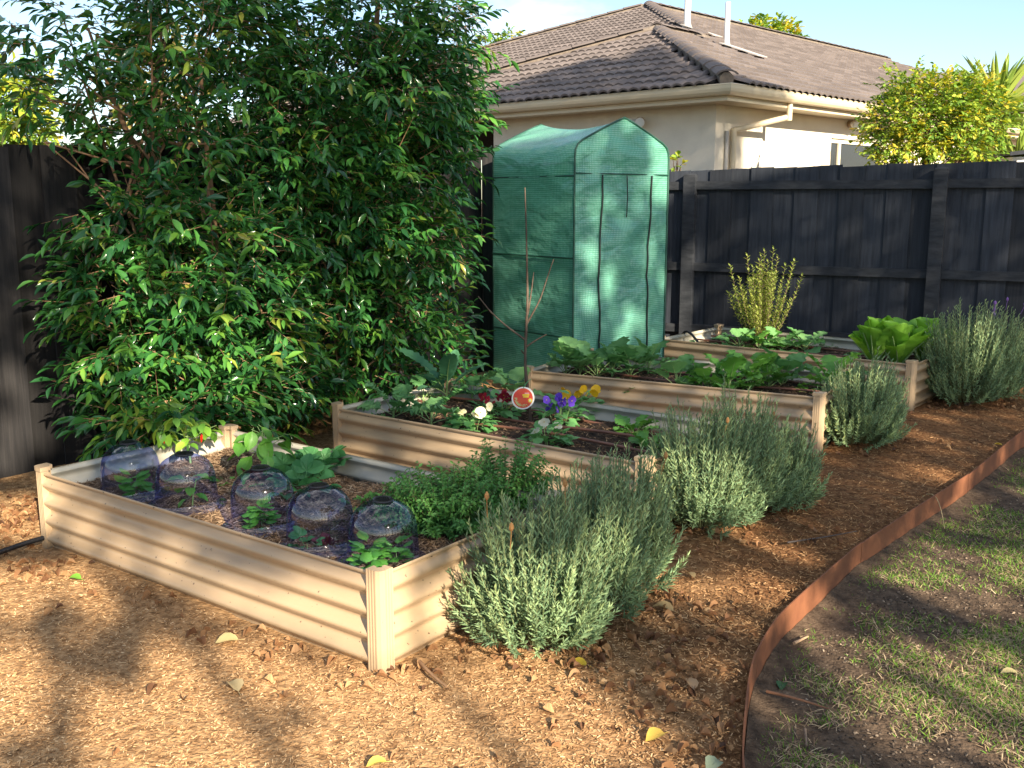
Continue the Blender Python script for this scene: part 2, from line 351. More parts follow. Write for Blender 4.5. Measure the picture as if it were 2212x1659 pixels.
# house
HL = np.array([-math.sin(R(46)), math.cos(R(46))]); HR = np.array([math.sin(R(44)), math.cos(R(44))])
HA = np.array([2.42, 11.5])
HC = HA + .52 * (HL + HR)

# ------------------------------------------------------------------ ground
g = MB(); g.add([(-400, -400, -.14), (400, -400, -.14), (400, 400, -.14), (-400, 400, -.14)], np.array([[0, 1, 2, 3]]))
o = g.build('ground', M['soil_lawn']); tag(o, kind='structure')

def mulch_z(x, y):
    return .022 * fbm(x, y, 1.3, 3.1) + .006 * fbm(x, y, 9, 5.0, 2)
ys = np.concatenate([np.linspace(.8, 6.5, 130), np.linspace(6.6, 13.5, 60)])
sx = np.concatenate([[0], .02 + np.cumsum(np.concatenate([np.full(90, .035), np.full(40, .08), np.full(12, .3)]))])
G = np.zeros((len(ys), len(sx), 3))
for i, y in enumerate(ys):
    ex = float(edge_x(y)) - .004
    for j, s in enumerate(sx):
        x = ex - s; G[i, j] = (x, y, mulch_z(x, y) - .03 * math.exp(-s / .12))
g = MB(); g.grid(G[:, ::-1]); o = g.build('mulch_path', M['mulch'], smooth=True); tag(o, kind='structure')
def lawn_z(x, y): return -.115 + .02 * fbm(x, y, 1.7, 8.8) + .006 * fbm(x, y, 11, 1.0, 2)
sx2 = np.concatenate([[0], np.cumsum(np.concatenate([np.full(60, .04), np.full(25, .2)]))])
ys2 = np.concatenate([np.linspace(.8, 6.5, 120), np.linspace(6.7, 12, 26)])
G = np.zeros((len(ys2), len(sx2), 3))
for i, y in enumerate(ys2):
    ex = float(edge_x(y)) + .006
    for j, s in enumerate(sx2):
        x = ex + s; G[i, j] = (x, y, lawn_z(x, y) + .03 * math.exp(-s / .07))
g = MB(); g.grid(G); o = g.build('lawn_ground', M['soil_lawn'], smooth=True); tag(o, kind='structure')

# ------------------------------------------------------------------ rusted steel edging, in sections
def smooth_path(P, n):
    P = np.asarray(P, float); d = np.concatenate([[0], np.cumsum(np.linalg.norm(np.diff(P, axis=0), axis=1))])
    t = np.linspace(0, d[-1], n); Q = np.stack([np.interp(t, d, P[:, k]) for k in range(P.shape[1])], -1)
    for _ in range(6):
        Q[1:-1] = .25 * Q[:-2] + .5 * Q[1:-1] + .25 * Q[2:]
    return Q
er = thing('garden_edging', 'rusty brown steel edging strip curving between the mulch path and the lawn', 'edging')
EP = smooth_path(EDGE, 400)
def near_i(p): return int(np.argmin(np.linalg.norm(EP - np.array(p), axis=1)))
cuts = [0, near_i(gp(1630, 1411, .02)[:2]), near_i(gp(1860, 1173, .02)[:2]), near_i(gp(2092, 1026, .02)[:2]), near_i((6.0, 9.0)), 399]
for a, b in zip(cuts[:-1], cuts[1:]):
    q = EP[a:b + 1]; T = nz(np.gradient(q, axis=0)); nrm = np.stack([T[:, 1], -T[:, 0]], -1)
    q = q.copy(); q[0] += T[0] * .003; q[-1] -= T[-1] * .003
    zt = .02 + .006 * np.sin(np.arange(len(q)) * .05)
    o1 = q + nrm * .0025; o2 = q - nrm * .0025
    prof = np.stack([np.c_[o1, np.full(len(q), -.2)], np.c_[o1, zt], np.c_[o2, zt], np.c_[o2, np.full(len(q), -.2)]], 1)
    m_ = MB(); m_.grid(prof, close=True); m_.add(prof[0], np.array([[0, 1, 2, 3]])); m_.add(prof[-1], np.array([[3, 2, 1, 0]]))
    m_.build('edging_strip', M['corten'], er)

# ------------------------------------------------------------------ fences
def on_right_fence(u, v): return onplane(u, v, (*RF0, 0), np.array([*RFN, 0]))
def rs(u): p = on_right_fence(u, 430); return float(np.dot(p[:2] - RF0, RFD))
corner_s = None
A_ = np.stack([LFD, -RFD], 1); tt = np.linalg.solve(A_, RF0 - LF0); CORNER = LF0 + tt[0] * LFD; LEN_L, LEN_R = tt[0], tt[1]
fr = thing('paling_fence', 'charcoal paling fence with rails and posts along the back of the garden', 'fence', (*RF0, 0), math.atan2(RFD[1], RFD[0]))
sp = abs(rs(1855) - rs(1906)); k = 0; s = -1.6
Zt = lambda s: 1.945 - .012 * s
while s < LEN_R + .02:
    z1 = Zt(s) + random.uniform(-.012, .012); tilt = random.uniform(-.006, .006)
    pm = MB(); wd = sp + .012; d0 = -.018 - (.022 if k % 2 else 0) - random.uniform(0, .004)
    # local frame: x along the fence, y = left of it (towards the neighbour is -y because the fence runs right to left)
    x0, x1 = s, s + wd; ch = random.uniform(.0, .012)
    t_ = np.array([(x0, d0, -.05), (x1, d0, -.05), (x1 + tilt, d0, z1 - ch), (x0 + tilt, d0, z1), (x0, d0 - .014, -.05), (x1, d0 - .014, -.05), (x1 + tilt, d0 - .014, z1 - ch), (x0 + tilt, d0 - .014, z1)])
    pm.add(t_, np.array([[0, 1, 2, 3], [5, 4, 7, 6], [3, 2, 6, 7], [0, 3, 7, 4], [1, 5, 6, 2]]))
    pm.build('paling', M['fence'], fr); s += sp; k += 1
zr = [on_right_fence(1767, 398)[2], on_right_fence(1767, 584)[2], .22]
posts = [rs(2030), rs(1492), rs(2030) - 2.55]
posts_sorted = sorted(posts + [-1.6, LEN_R])
for z in zr:
    for a, b in zip(posts_sorted[:-1], posts_sorted[1:]):
        if b - a < .2: continue
        m_ = MB(); m_.box(((a + b) / 2, .008, z + random.uniform(-.008, .008)), (b - a - .10, .04, .085)); m_.build('rail', M['fence_rail'], fr)
for ps in posts:
    m_ = MB(); zt = Zt(ps) - .045; w_ = .0625
    t_ = np.array([(x, y, z) for z in (-.05, zt - .012) for x, y in ((-w_, -.012), (w_, -.012), (w_, .075), (-w_, .075))] + [(x, y, zt) for x, y in ((-w_ + .012, -.006), (w_ - .012, -.006), (w_ - .012, .065), (-w_ + .012, .065))]) + np.array([ps, 0, 0])
    F = [[0, 3, 2, 1]] + [[b + j, b + (j + 1) % 4, b + 4 + (j + 1) % 4, b + 4 + j] for b in (0, 4) for j in range(4)] + [[8, 9, 10, 11]]
    m_.add(t_, np.array(F)); m_.build('post', M['fence_rail'], fr)

fl_ = thing('paling_fence', 'weathered charcoal paling fence behind the leafy trees', 'fence', (*LF0, 0), math.atan2(LFD[1], LFD[0]))
s = -1.4; k = 0
while s < LEN_L - .05:
    z1 = 1.90 + .033 * max(0, s) + random.uniform(-.015, .015); wd = .205 + random.uniform(-.01, .01)
    d0 = (-.018 if k % 2 else 0.0); ti = random.uniform(-.008, .008); bw = wd + (.02 if k % 2 == 0 else 0)
    t_ = np.array([(s, d0, -.06), (s + bw, d0, -.06), (s + bw + ti, d0 + .004, z1), (s + ti, d0 - .004, z1 - random.uniform(0, .01))])
    t_ = np.concatenate([t_, t_ + np.array([0, .014, 0])])
    t_[:, 1] += .03
    m_ = MB(); m_.add(t_, np.array([[0, 1, 2, 3], [5, 4, 7, 6], [3, 2, 6, 7], [0, 3, 7, 4], [1, 5, 6, 2]]))
    m_.build('paling', M['fence_l'], fl_); s += wd; k += 1

# ------------------------------------------------------------------ neighbouring house
ZE, TP = 2.86, .37
A1, A2, S0, RL = 3.8, 8.5, 1.4, 13.0
def H3(p, z): return np.array([p[0], p[1], z])
house = thing('house', 'cream rendered house with a brown tiled hip roof behind the fence', 'house', (*HC, 0))
hin = Matrix.Translation(Vector((-HC[0], -HC[1], 0)))
def hb(mb, name, mats, parent=house, smooth=False):
    o = mb.build(name, mats, parent, smooth)
    if parent is house: o.matrix_parent_inverse = hin
    return o
ZS = 2.70
# walls
def wall(p, q, z0, z1, holes=()):
    return
wlen = np.dot(onplane(1088, 300, (*HC, 0), np.array([*HR, 0]))[:2] - HC, HL)
m_ = MB(); e = HC + HL * wlen
def slab(mb, p, q, z0, z1, th, inward):
    p, q, i = np.array(p), np.array(q), np.array(inward)
    mb.prism([p, q, q + i * th, p + i * th], z0, z1)
slab(m_, e, HC, 0, ZS, .2, HR); slab(m_, e, e + HR * 6, -.01, ZS - .003, .2, -HL * -1)
hb(m_, 'front_wall', M['render'])
# right wall with a window opening
def rw(u, v): p = onplane(u, v, (*HC, 0), np.array([*HL, 0])); return float(np.dot(p[:2] - HC, HR)), p[2]
wx0, wz1 = rw(1796, 298); wx1 = wx0 + 1.75; wz0 = wz1 - 1.1
m_ = MB()
for a, b, z0, z1 in ((.203, wx0, 0, ZS), (wx1, 27, 0, ZS), (wx0, wx1, 0, wz0), (wx0, wx1, wz1, ZS)):
    slab(m_, HC + HR * a, HC + HR * b, z0, z1, .2, HL)
hb(m_, 'side_wall', M['render'])
win = ob('window', None, house); win.matrix_parent_inverse = hin
def wbox(name, a, b, z0, z1, d0, d1, mt, par):
    m2 = MB(); p0 = HC + HR * a + HL * d0; p1 = HC + HR * b + HL * d0; q1 = HC + HR * b + HL * d1; q0 = HC + HR * a + HL * d1
    m2.prism([p0, p1, q1, q0], z0, z1); return m2.build(name, mt, par)
for a, b, z0, z1 in ((wx0 + .002, wx0 + .06, wz0, wz1 - .002), (wx1 - .06, wx1 - .002, wz0, wz1 - .002), (wx0 + .06, wx1 - .06, wz1 - .06, wz1 - .002), (wx0 + .06, wx1 - .06, wz0, wz0 + .06), (wx0 + .30, wx0 + .36, wz0 + .06, wz1 - .06), (wx0 + .06, wx0 + .30, wz1 - .62, wz1 - .57)):
    wbox('frame', a, b, z0, z1, .03, .09, M['frame_w'], win)
wbox('pane', wx0 + .06, wx0 + .30, wz1 - .57, wz1 - .06, .055, .065, M['glass_dark'], win)
wbox('pane', wx0 + .06, wx0 + .30, wz0 + .06, wz1 - .62, .055, .065, M['glass_dark'], win)
wbox('pane', wx0 + .36, wx1 - .06, wz0 + .06, wz1 - .06, .055, .065, M['glass_dark'], win)
# soffit, fascia, gutter follow the eaves; the gutter has a rounded front
Bc = HA + HL * 2 * A1; Ec = HA + HR * 28
m_ = MB(); m_.prism([HA + .14 * (HL + HR), Bc + .14 * HR, Bc + .62 * HR, HA + .62 * (HL + HR), ], ZS, ZS + .015)
m_.prism([HA + .14 * (HL + HR), HA + .62 * (HL + HR), Ec + .62 * HL, Ec + .14 * HL][::-1], ZS + .001, ZS + .016)
hb(m_, 'soffit', M['soffit'])
def sweep_eave(prof, ends=(Bc, Ec)):
    """prof: (inset from the eave line, z); mitred at the corner"""
    G = []
    for d, z in prof:
        G.append([H3(ends[0] + HR * d, z), H3(HA + (HL + HR) * d, z), H3(ends[1] + HL * d, z)])
    return np.array(G)
gut = [(.115, ZE - .012), (.115, ZE - .115), (.06, ZE - .118), (.03, ZE - .108), (.008, ZE - .082), (-.002, ZE - .05), (-.004, ZE - .018), (-.008, ZE - .008), (-.004, ZE + .002), (.006, ZE - .004), (.008, ZE - .03), (.02, ZE - .08)]
Gx = sweep_eave(gut)
m_ = MB(); m_.grid(Gx[:, :2]); m_.grid(Gx[:, 1:]); hb(m_, 'gutter', M['gutter'])
fas = [(.18, ZS + .14), (.118, ZS + .14), (.118, ZS + .075), (.124, ZS + .072), (.118, ZS + .068), (.118, ZS + .025), (.124, ZS + .022), (.118, ZS + .018), (.118, ZS - .012), (.16, ZS - .012), (.16, ZS + .12)]
Gx = sweep_eave(fas)
m_ = MB(); m_.grid(Gx[:, :2]); m_.grid(Gx[:, 1:]); hb(m_, 'fascia', M['gutter'])
# downpipe
dx, _ = rw(1576, 330); dx2, _ = rw(1640, 230)
pw = lambda a, z, d: H3(HC + HR * a - HL * d, z)
dp = ob('downpipe', None, house); dp.matrix_parent_inverse = hin
def dtube(pts, r=.035):
    m2 = MB(); m2.tube(pts, r, 12); return m2.build('pipe_length', M['gutter'], dp, False)
dtube([pw(dx, -.02, .05), pw(dx, ZS - .27, .05)])
dtube([pw(dx, ZS - .29, .05), pw(dx2, ZS - .12, .40)])
dtube([pw(dx2, ZS - .16, .42), pw(dx2, ZS + .06, .42)])
m2 = MB(); m2.box(pw(dx, ZS - .75, .05), (.11, .11, .03), np.column_stack([H3(HR, 0), H3(HL, 0), (0, 0, 1)])); m2.build('bracket', M['gutter'], dp)
m2 = MB(); m2.tube([pw(dx - .12, -.02, .03), pw(dx - .12, ZS - .3, .03)], .022, 10); m2.build('conduit', M['lead'], dp)
# wall lamps
def lamp(pos, out, label):
    l = ob('wall_lamp', None, house); l.matrix_parent_inverse = hin
    side = np.array([-out[1], out[0], 0]); pos = np.array(pos)
    m2 = MB(); m2.tube([pos, pos + out * .06], .05, 12); m2.build('base', M['brass'], l)
    for s in (-1, 1):
        h0 = pos + out * .07 + side * s * .03; h1 = h0 + out * .10 + side * s * .07 + np.array([0, 0, -.03])
        m2 = MB(); m2.tube([h0, h0 * .5 + h1 * .5, h1], [.03, .05, .06], 12); m2.build('lamp_head', M['white'], l)
        m2 = MB(); dd = nz(h1 - h0); m2.tube([h1 + dd * .001, h1 + dd * .012], .05, 12); m2.build('lens', M['lampglass'], l)
lp = onplane(1386, 262, (*HC, 0), np.array([*HR, 0])); lamp(lp - H3(HR, 0) * .0, -H3(HR, 0), '')
lp = onplane(1833, 268, (*HC, 0), np.array([*HL, 0])); lamp(lp, -H3(HL, 0), '')
# roof
roof = ob('roof', None, house); roof.matrix_parent_inverse = hin
def RZ(d): return ZE + d * TP
P1 = H3(HA + A1 * (HL + HR), RZ(A1)); P2 = H3(HA + S0 * HR + A2 * (HL + HR), RZ(A2)); Q = P1 + H3(HR, 0) * S0
B3 = H3(Bc, ZE); A3 = H3(HA, ZE); M0 = H3(HA + S0 * HR, ZE); M1 = H3(HA + S0 * HR + 2 * A2 * HL, ZE); P3 = P2 + H3(HR, 0) * RL; E3 = H3(HA + HR * (S0 + RL + 2 * A2), ZE)
F3 = E3 + H3(HL, 0) * 2 * A2
dn = np.array([0, 0, -.055])
m_ = MB()
for poly in ((A3, P1, B3), (A3, E3, P3, P2, Q, P1), (M0, P2, M1), (B3, P1, Q, H3(Bc + S0 * HR + HL * .0, ZE)), (M1, P2, P3, F3), (E3, F3, P3)):
    m_.add(np.array(poly) + dn, np.array([list(range(len(poly)))]))
m_.build('deck', M['tile_bed'], roof)
# tiles: one mesh of a double-roll tile, shared
TW, TL = .31, .345
nx = 13; xs = np.linspace(0, TW, nx)
def tile_pts():
    zc = .030 * np.abs(np.sin(np.pi * xs / (TW / 2))) ** .8
    top = []
    for y, lift in ((-.03, .028), (TL, .0)):
        top.append(np.stack([xs - TW / 2, np.full(nx, y), zc + lift], -1))
    lip = np.stack([xs - TW / 2, np.full(nx, -.03), zc + .004], -1)
    return np.array([lip, top[0], top[1]])
tm = MB(); tm.grid(tile_pts()); tile_meshes = []
for k in range(4):
    t2 = MB(); t2.grid(tile_pts(), rnd=.15 + .23 * k); tile_meshes.append(t2.mesh('tile', M['tile']))
TV = tile_pts().reshape(-1, 3); TF = tm.F
def face_tiles(o0, along, inward, inside, ncol, nrow, x0):
    """rows of tiles on a roof plane: o0 eave origin, along = eave direction, inward = horizontal direction up the roof"""
    up = nz(np.array([inward[0], inward[1], TP])); al = H3(along, 0); nrm = np.cross(al, up)
    if nrm[2] < 0: nrm = -nrm; flip = True
    out = []
    for r_ in range(nrow):
        for c in range(ncol):
            a = x0 + (c + .5) * TW; d = (r_ + .55) * (TL - .025)
            if inside(a, d * math.cos(math.atan(TP))): out.append(o0 + al * a + up * (r_ * (TL - .025)) )
    X = al if np.dot(np.cross(al, up), nrm) > 0 else -al
    Rm = np.column_stack([X, up, nrm])
    return out, Rm
near, Rn = face_tiles(A3, HL, HR, lambda a, d: .05 + d < a < 2 * A1 - d - .05, 25, 14, .0)
farl, Rf = face_tiles(M0, HL, HR, lambda a, d: d + .05 < a < 2 * A2 - d - .05, 56, 30, .0)
farl = [p for p in farl if not (np.dot(p[:2] - HA, HL) < 2 * A1 and (p[2] < RZ(min(A1, min(np.dot(p[:2] - HA, HL), 2 * A1 - np.dot(p[:2] - HA, HL)))) - .02))]
farl.sort(key=lambda p: np.hypot(p[0], p[1]))
cand = near + farl; n_obj = 0
vis = [p for p in farl if p[2] > RZ(0) + .35 and p[0] > -1.2]
rest = [p for p in farl if not (p[2] > RZ(0) + .35 and p[0] > -1.2)]
keep = near + vis[:max(0, 285 - len(near))]; rest += vis[max(0, 285 - len(near)):]
hinv = Matrix.Identity(4)
for p in keep:
    Rm = Rn
    o = ob('tile', random.choice(tile_meshes), roof)
    mw = Matrix.Identity(4)
    for i in range(3):
        for j in range(3): mw[i][j] = Rm[i, j]
        mw[i][3] = p[i] + (.0 if i < 2 else random.uniform(-.004, .004))
    o.matrix_local = mw
right, Rr = face_tiles(A3, HR, HL, lambda a, d: a > d + .05 and d < (A1 if a < S0 + A1 + 0 else 99) and d < A2 and a < 2 * A2 + RL - d and (a - S0 > d or d < A1), 95, 27, .0)
m_ = MB()
for pts, Rm in ((rest, Rf), (right, Rr)):
    if not pts: continue
    V, Fs = stamp(TV, TF, np.repeat(Rm[None], len(pts), 0), np.array(pts), np.ones(len(pts)))
    m_.add(V, Fs, np.repeat(rng.random(len(pts)), len(TV)))
o = m_.build('tile_field', M['tile'], roof); tag(o, kind='stuff')
# ridge and hip caps
def cap_mesh():
    mb = MB(); a = np.linspace(-1.15, 1.15, 7); G = []
    for y, r_ in ((-.03, .145), (.40, .125)):
        G.append(np.stack([np.sin(a) * r_, np.full(7, y), np.cos(a) * r_ * .62 - .02], -1))
    lip = np.stack([np.sin(a) * .12, np.full(7, -.03), np.cos(a) * .07 - .02], -1)
    mb.grid(np.array([lip, G[0], G[1]]), rnd=.4); return mb.mesh('ridge_cap', M['tile'])
capm = cap_mesh()
mort = MB()
def caps(p, q, inc=.38):
    p, q = np.array(p), np.array(q); d = nz(q - p); n = int(np.linalg.norm(q - p) / inc)
    X = nz(np.cross(d, (0, 0, 1))); Z = np.cross(X, d)
    for k in range(n):
        o = ob('ridge_cap', capm, roof); mw = Matrix.Identity(4); loc = p + d * inc * k + np.array([0, 0, .045])
        for i in range(3):
            mw[i][0], mw[i][1], mw[i][2], mw[i][3] = X[i], d[i], Z[i], loc[i]
        o.matrix_local = mw
    mort.tube([p + np.array([0, 0, .0]), q + np.array([0, 0, .0])], .085, 8)
caps(A3 + .25 * nz(P1 - A3), P1); caps(B3, P1); caps(P1 , Q)
caps(M0 + (Q - M0) * 1.0, P2); caps(P2 - (P2 - M1) * .75, P2); caps(P2, P3)
mort.build('mortar', M['tile_bed'], roof)
# flue and vent pipe on the side slope
nR = nz(np.cross(H3(HR, 0), np.array([HL[0], HL[1], TP]))); nR = nR if nR[2] > 0 else -nR
fp = onplane(1484, 66, A3, nR); vp = onplane(1569, 107, A3, nR)
sl = nz(np.array([-HL[0], -HL[1], -TP]))
for p, hgt, r_, nm in ((fp, 1.4, .058, 'flue_pipe'), (vp, .72, .042, 'vent_pipe')):
    f_ = ob(nm, None, house); f_.matrix_parent_inverse = hin
    m2 = MB(); m2.tube([p - np.array([0, 0, .1]), p + np.array([0, 0, hgt])], r_, 12); m2.build('pipe', M['white'], f_, True)
    m2 = MB(); m2.tube([p + np.array([0, 0, -.03]), p + np.array([0, 0, .12])], [r_ * 1.9, r_ * 1.15], 12); m2.build('flashing_cone', M['lead'], f_)
    m2 = MB(); m2.box(p + sl * .3 + nR * .075, (.30, .75, .012), np.column_stack([H3(HR, 0), sl, nR])); m2.build('flashing_sheet', M['lead'], f_)

# ------------------------------------------------------------------ raised beds
def panel(ln, h, outx):
    """corrugated sheet along +x, outside facing -y: outer skin painted, inner skin pale"""
    z = np.concatenate([np.linspace(-.04, h - .02, 46), [h - .012, h - .004, h]])
    d = -.0155 * np.cos(2 * math.pi * (z - (h - .055)) / .0865)
    d[-3:] = [-.004, -.004, -.002]
    d2 = d + .0018
    xs_ = np.linspace(0, ln, 2); mb = MB()
    Go = np.array([[(x, dd, zz) for dd, zz in zip(d, z)] for x in xs_]); mb.grid(Go, 0)
    Gi = np.array([[(x, dd, zz) for dd, zz in zip(d2, z)] for x in xs_]); mb.grid(Gi[::-1], 1)
    mb.grid(np.array([[Go[0, -1], Go[1, -1]], [Gi[0, -1], Gi[1, -1]]]), 0)
    return mb
def corner_post_poly():
    """fluted extrusion round an outer corner at (0,0): legs run along +x and +y"""
    out = []; Lg, r_ = .047, .024
    for x in np.linspace(Lg, r_ - .016, 13): out.append((x, -.016, 0, -1))
    for a in np.linspace(-math.pi / 2, -math.pi, 9)[1:-1]: out.append((r_ - .016 + r_ * math.cos(a), r_ - .016 + r_ * math.sin(a), math.cos(a), math.sin(a)))
    for y in np.linspace(r_ - .016, Lg, 13): out.append((-.016, y, -1, 0))
    pts = [(x + nx_ * (.0012 if k % 4 < 2 else 0), y + ny_ * (.0012 if k % 4 < 2 else 0)) for k, (x, y, nx_, ny_) in enumerate(out)]
    inner = [(.021, Lg), (.021, .034), (.012, .026), (.026, .012), (.034, .021), (Lg, .021)]
    return pts + inner
POLY = corner_post_poly()
def flip(poly, fx, fy, x0, y0):
    q = [(x0 + (x if not fx else -x), y0 + (y if not fy else -y)) for x, y in poly]
    return q if fx == fy else q[::-1]
bed_labels = ['cream corrugated raised bed holding the five clear cloches', 'cream corrugated raised bed holding pansies and the bare sapling',
              'cream corrugated raised bed with rows of young broccoli', 'cream corrugated raised bed with rosemary and cos lettuce by the back fence']
def w2(b, x, y, z=0): p = b.fl + b.u * x + b.v * y; return (p[0], p[1], z)
for bi, b in enumerate(BEDS):
    root = thing('raised_bed', bed_labels[bi], 'garden bed', (*b.fl, 0), b.a, 'corrugated raised beds in a row')
    b.root = root
    for nm, (x, y, rz, ln) in zip(range(4), ((0, 0, 0, b.L), (b.L, 0, math.pi / 2, b.W), (b.L, b.W, math.pi, b.L), (0, b.W, -math.pi / 2, b.W))):
        o = panel(ln - .05, b.h, 1).build('panel', [M['beige'], M['beige_in']], root, True)
        c_, s_ = math.cos(rz), math.sin(rz); o.location = (x + .025 * c_, y + .025 * s_, 0); o.rotation_euler = (0, 0, rz)
    for ci, (fx, fy, x, y) in enumerate(((0, 0, 0, 0), (1, 0, b.L, 0), (1, 1, b.L, b.W), (0, 1, 0, b.W))):
        p2 = flip(POLY, fx, fy, x, y); m_ = MB(); open_top = (bi == 0 and ci == 1)
        m_.prism(p2, -.05, b.h + (.012 if not open_top else .014)); po = m_.build('post', M['post'], root)
        if not open_top:
            cp = flip([(.052, -.021), (.012, -.021), (-.008, -.016), (-.016, -.008), (-.021, .012), (-.021, .052), (.026, .052), (.026, .038), (.038, .026), (.052, .026)], fx, fy, x, y)
            m_ = MB(); m_.prism(cp[::-1] if True else cp, b.h + .008, b.h + .027); m_.build('cap', M['post'], po)
    # soil filling
    nxg, nyg = 64, 34; G = np.zeros((nyg, nxg, 3))
    for i in range(nyg):
        for j in range(nxg):
            x = .021 + (b.L - .042) * j / (nxg - 1); y = .021 + (b.W - .042) * i / (nyg - 1)
            e = min(x, b.L - x, y, b.W - y)
            G[i, j] = w2(b, x, y, b.soil + .028 * fbm(x, y, 3.2, 4 + bi * 9) + .008 * fbm(x, y, 16, 2 + bi, 2) - .03 * math.exp(-e / .06))
    m_ = MB(); m_.grid(G); o = m_.build('bed_soil', M['soil_straw'] if bi == 0 else M['soil'], smooth=True)
    tag(o, ['straw covered soil around the cloches', 'dark damp soil around the pansies', 'dark soil under the young broccoli', 'dark soil around the cos lettuce'][bi], 'soil', kind='stuff')
def soilpt(bi, u, v):
    return gp(u, v, BEDS[bi].soil)
def inbed(bi, p, mrg=.03):
    b = BEDS[bi]; d = np.asarray(p)[:2] - b.fl; x, y = np.dot(d, b.u), np.dot(d, b.v); return mrg < x < b.L - mrg and mrg < y < b.W - mrg

# ------------------------------------------------------------------ tall gum trees beyond the lawn (behind the viewer): their crowns throw the dappled shade
GN = np.array([0, 0, 1.0])
def ab(P): P = np.asarray(P); return np.array([P @ SA, P @ SB])
b1 = BEDS[0]
PL_B1F = ((*b1.fl, 0), np.array([*(-b1.v), 0])); PL_B1R = ((*(b1.fl + b1.u * b1.L), 0), np.array([*b1.u, 0]))
b2 = BEDS[1]; PL_B2F = ((*b2.fl, 0), np.array([*(-b2.v), 0]))
PL_LF = ((*LF0, 0), np.array([*LFN, 0])); PL_G = ((0, 0, 0), GN)
def PLY(y): return ((0, y, 0), np.array([0, 1.0, 0]))
PL_LAWN = ((0, 0, -.11), GN); PL_HR = ((*HC, 0), np.array([*HL, 0])); PL_HF = ((*HC, 0), np.array([*HR, 0]))
def poly_ab(px, pl): return [ab(onplane(u, v, pl[0], pl[1])) for u, v in px]
def ell(cu, cv, ru, rv, n=12, rot=0.0):
    return [(cu + ru * math.cos(t) * math.cos(rot) - rv * math.sin(t) * math.sin(rot), cv + ru * math.cos(t) * math.sin(rot) + rv * math.sin(t) * math.cos(rot)) for t in np.linspace(0, 2 * math.pi, n, endpoint=False)]
LIT = []
def lit(px, pl, grow=.05):
    q = np.array(poly_ab(px, pl)); c = q.mean(0); d = q - c; r_ = np.linalg.norm(d, axis=1, keepdims=True) + 1e-6; LIT.append(c + d * (1 + grow / r_))
# ground in front: open sun with the shadow of one crown and its stem lying across it
lit([(-300, 1225), (60, 1222), (190, 1235), (300, 1290), (430, 1345), (520, 1385), (640, 1420), (800, 1465), (980, 1425), (1180, 1430), (1330, 1470), (1290, 1540), (1340, 1620), (1320, 1720), (600, 1900), (-300, 1900)], PL_G, .02)
DARK = [np.array(poly_ab(q, PL_G)) for q in ([(70, 1345), (120, 1290), (190, 1250), (300, 1262), (430, 1330), (530, 1385), (500, 1480), (430, 1450), (385, 1415), (330, 1420), (290, 1490), (215, 1480), (180, 1440), (150, 1470), (80, 1420)],
        [(112, 1440), (150, 1440), (155, 1560), (205, 1690), (40, 1690), (-40, 1620), (-40, 1585), (60, 1600), (118, 1590)], [(-60, 1330), (30, 1345), (20, 1380), (-60, 1375)], [(560, 1560), (640, 1520), (700, 1530), (620, 1580)])]
lit(ell(1390, 1590, 45, 40), PL_G)
lit([(1935, 928), (1960, 926), (2050, 950), (2035, 960)], PL_G); lit([(1560, 1150), (1600, 1145), (1720, 1190), (1690, 1205)], PL_G)
lit(ell(1390, 1240, 30, 25), PL_G)
# lawn
lit([(1760, 1410), (1840, 1400), (1960, 1490), (2120, 1560), (2212, 1580), (2212, 1659), (2150, 1640), (1900, 1530)], PL_LAWN)
lit([(1960, 1400), (2212, 1400), (2212, 1530), (2080, 1500)], PL_LAWN); lit([(1900, 1240), (2000, 1180), (2212, 1200), (2212, 1330), (2060, 1310)], PL_LAWN)
lit(ell(1740, 1315, 22, 40), PL_LAWN); lit(ell(2080, 1090, 60, 16, rot=-.6), PL_LAWN); lit(ell(1950, 1600, 60, 14, rot=.3), PL_LAWN)
# near bed
lit(ell(310, 1205, 66, 34, rot=.25), PL_B1F, .06)
lit([(420, 1285), (480, 1255), (560, 1275), (640, 1300), (720, 1330), (790, 1320), (795, 1440), (640, 1390), (500, 1340)], PL_B1F, .05)
lit(ell(690, 1285, 45, 22, rot=.3), PL_B1F, .045); lit(ell(770, 1270, 22, 24), PL_B1F, .015); lit(ell(95, 1060, 16, 30), PL_B1F, .015)
lit([(798, 1262), (840, 1250), (872, 1236), (870, 1440), (800, 1450)], PL_B1R, .05); lit(ell(930, 1330, 46, 50), PL_B1R, .05); lit(ell(1000, 1250, 30, 30), PL_B1R, .015); lit(ell(900, 1400, 40, 25), PL_B1R, .015); lit(ell(975, 1390, 30, 20), PL_B1R, .015); lit(ell(885, 1290, 14, 30), PL_B1R, .015)
# lavender, low on the near ones
lit([(1010, 1290), (1120, 1250), (1240, 1220), (1330, 1250), (1300, 1340), (1150, 1420), (1030, 1390)], PLY(3.45))
lit(ell(1290, 1180, 30, 40), PLY(3.6)); lit(ell(1500, 1060, 95, 60), PLY(4.65)); lit(ell(1440, 1010, 40, 40), PLY(4.65)); lit(ell(1640, 1110, 30, 25), PLY(4.7))
lit(ell(2118, 735, 20, 45), PLY(7.6)); lit(ell(1900, 800, 30, 14), PLY(6.3))
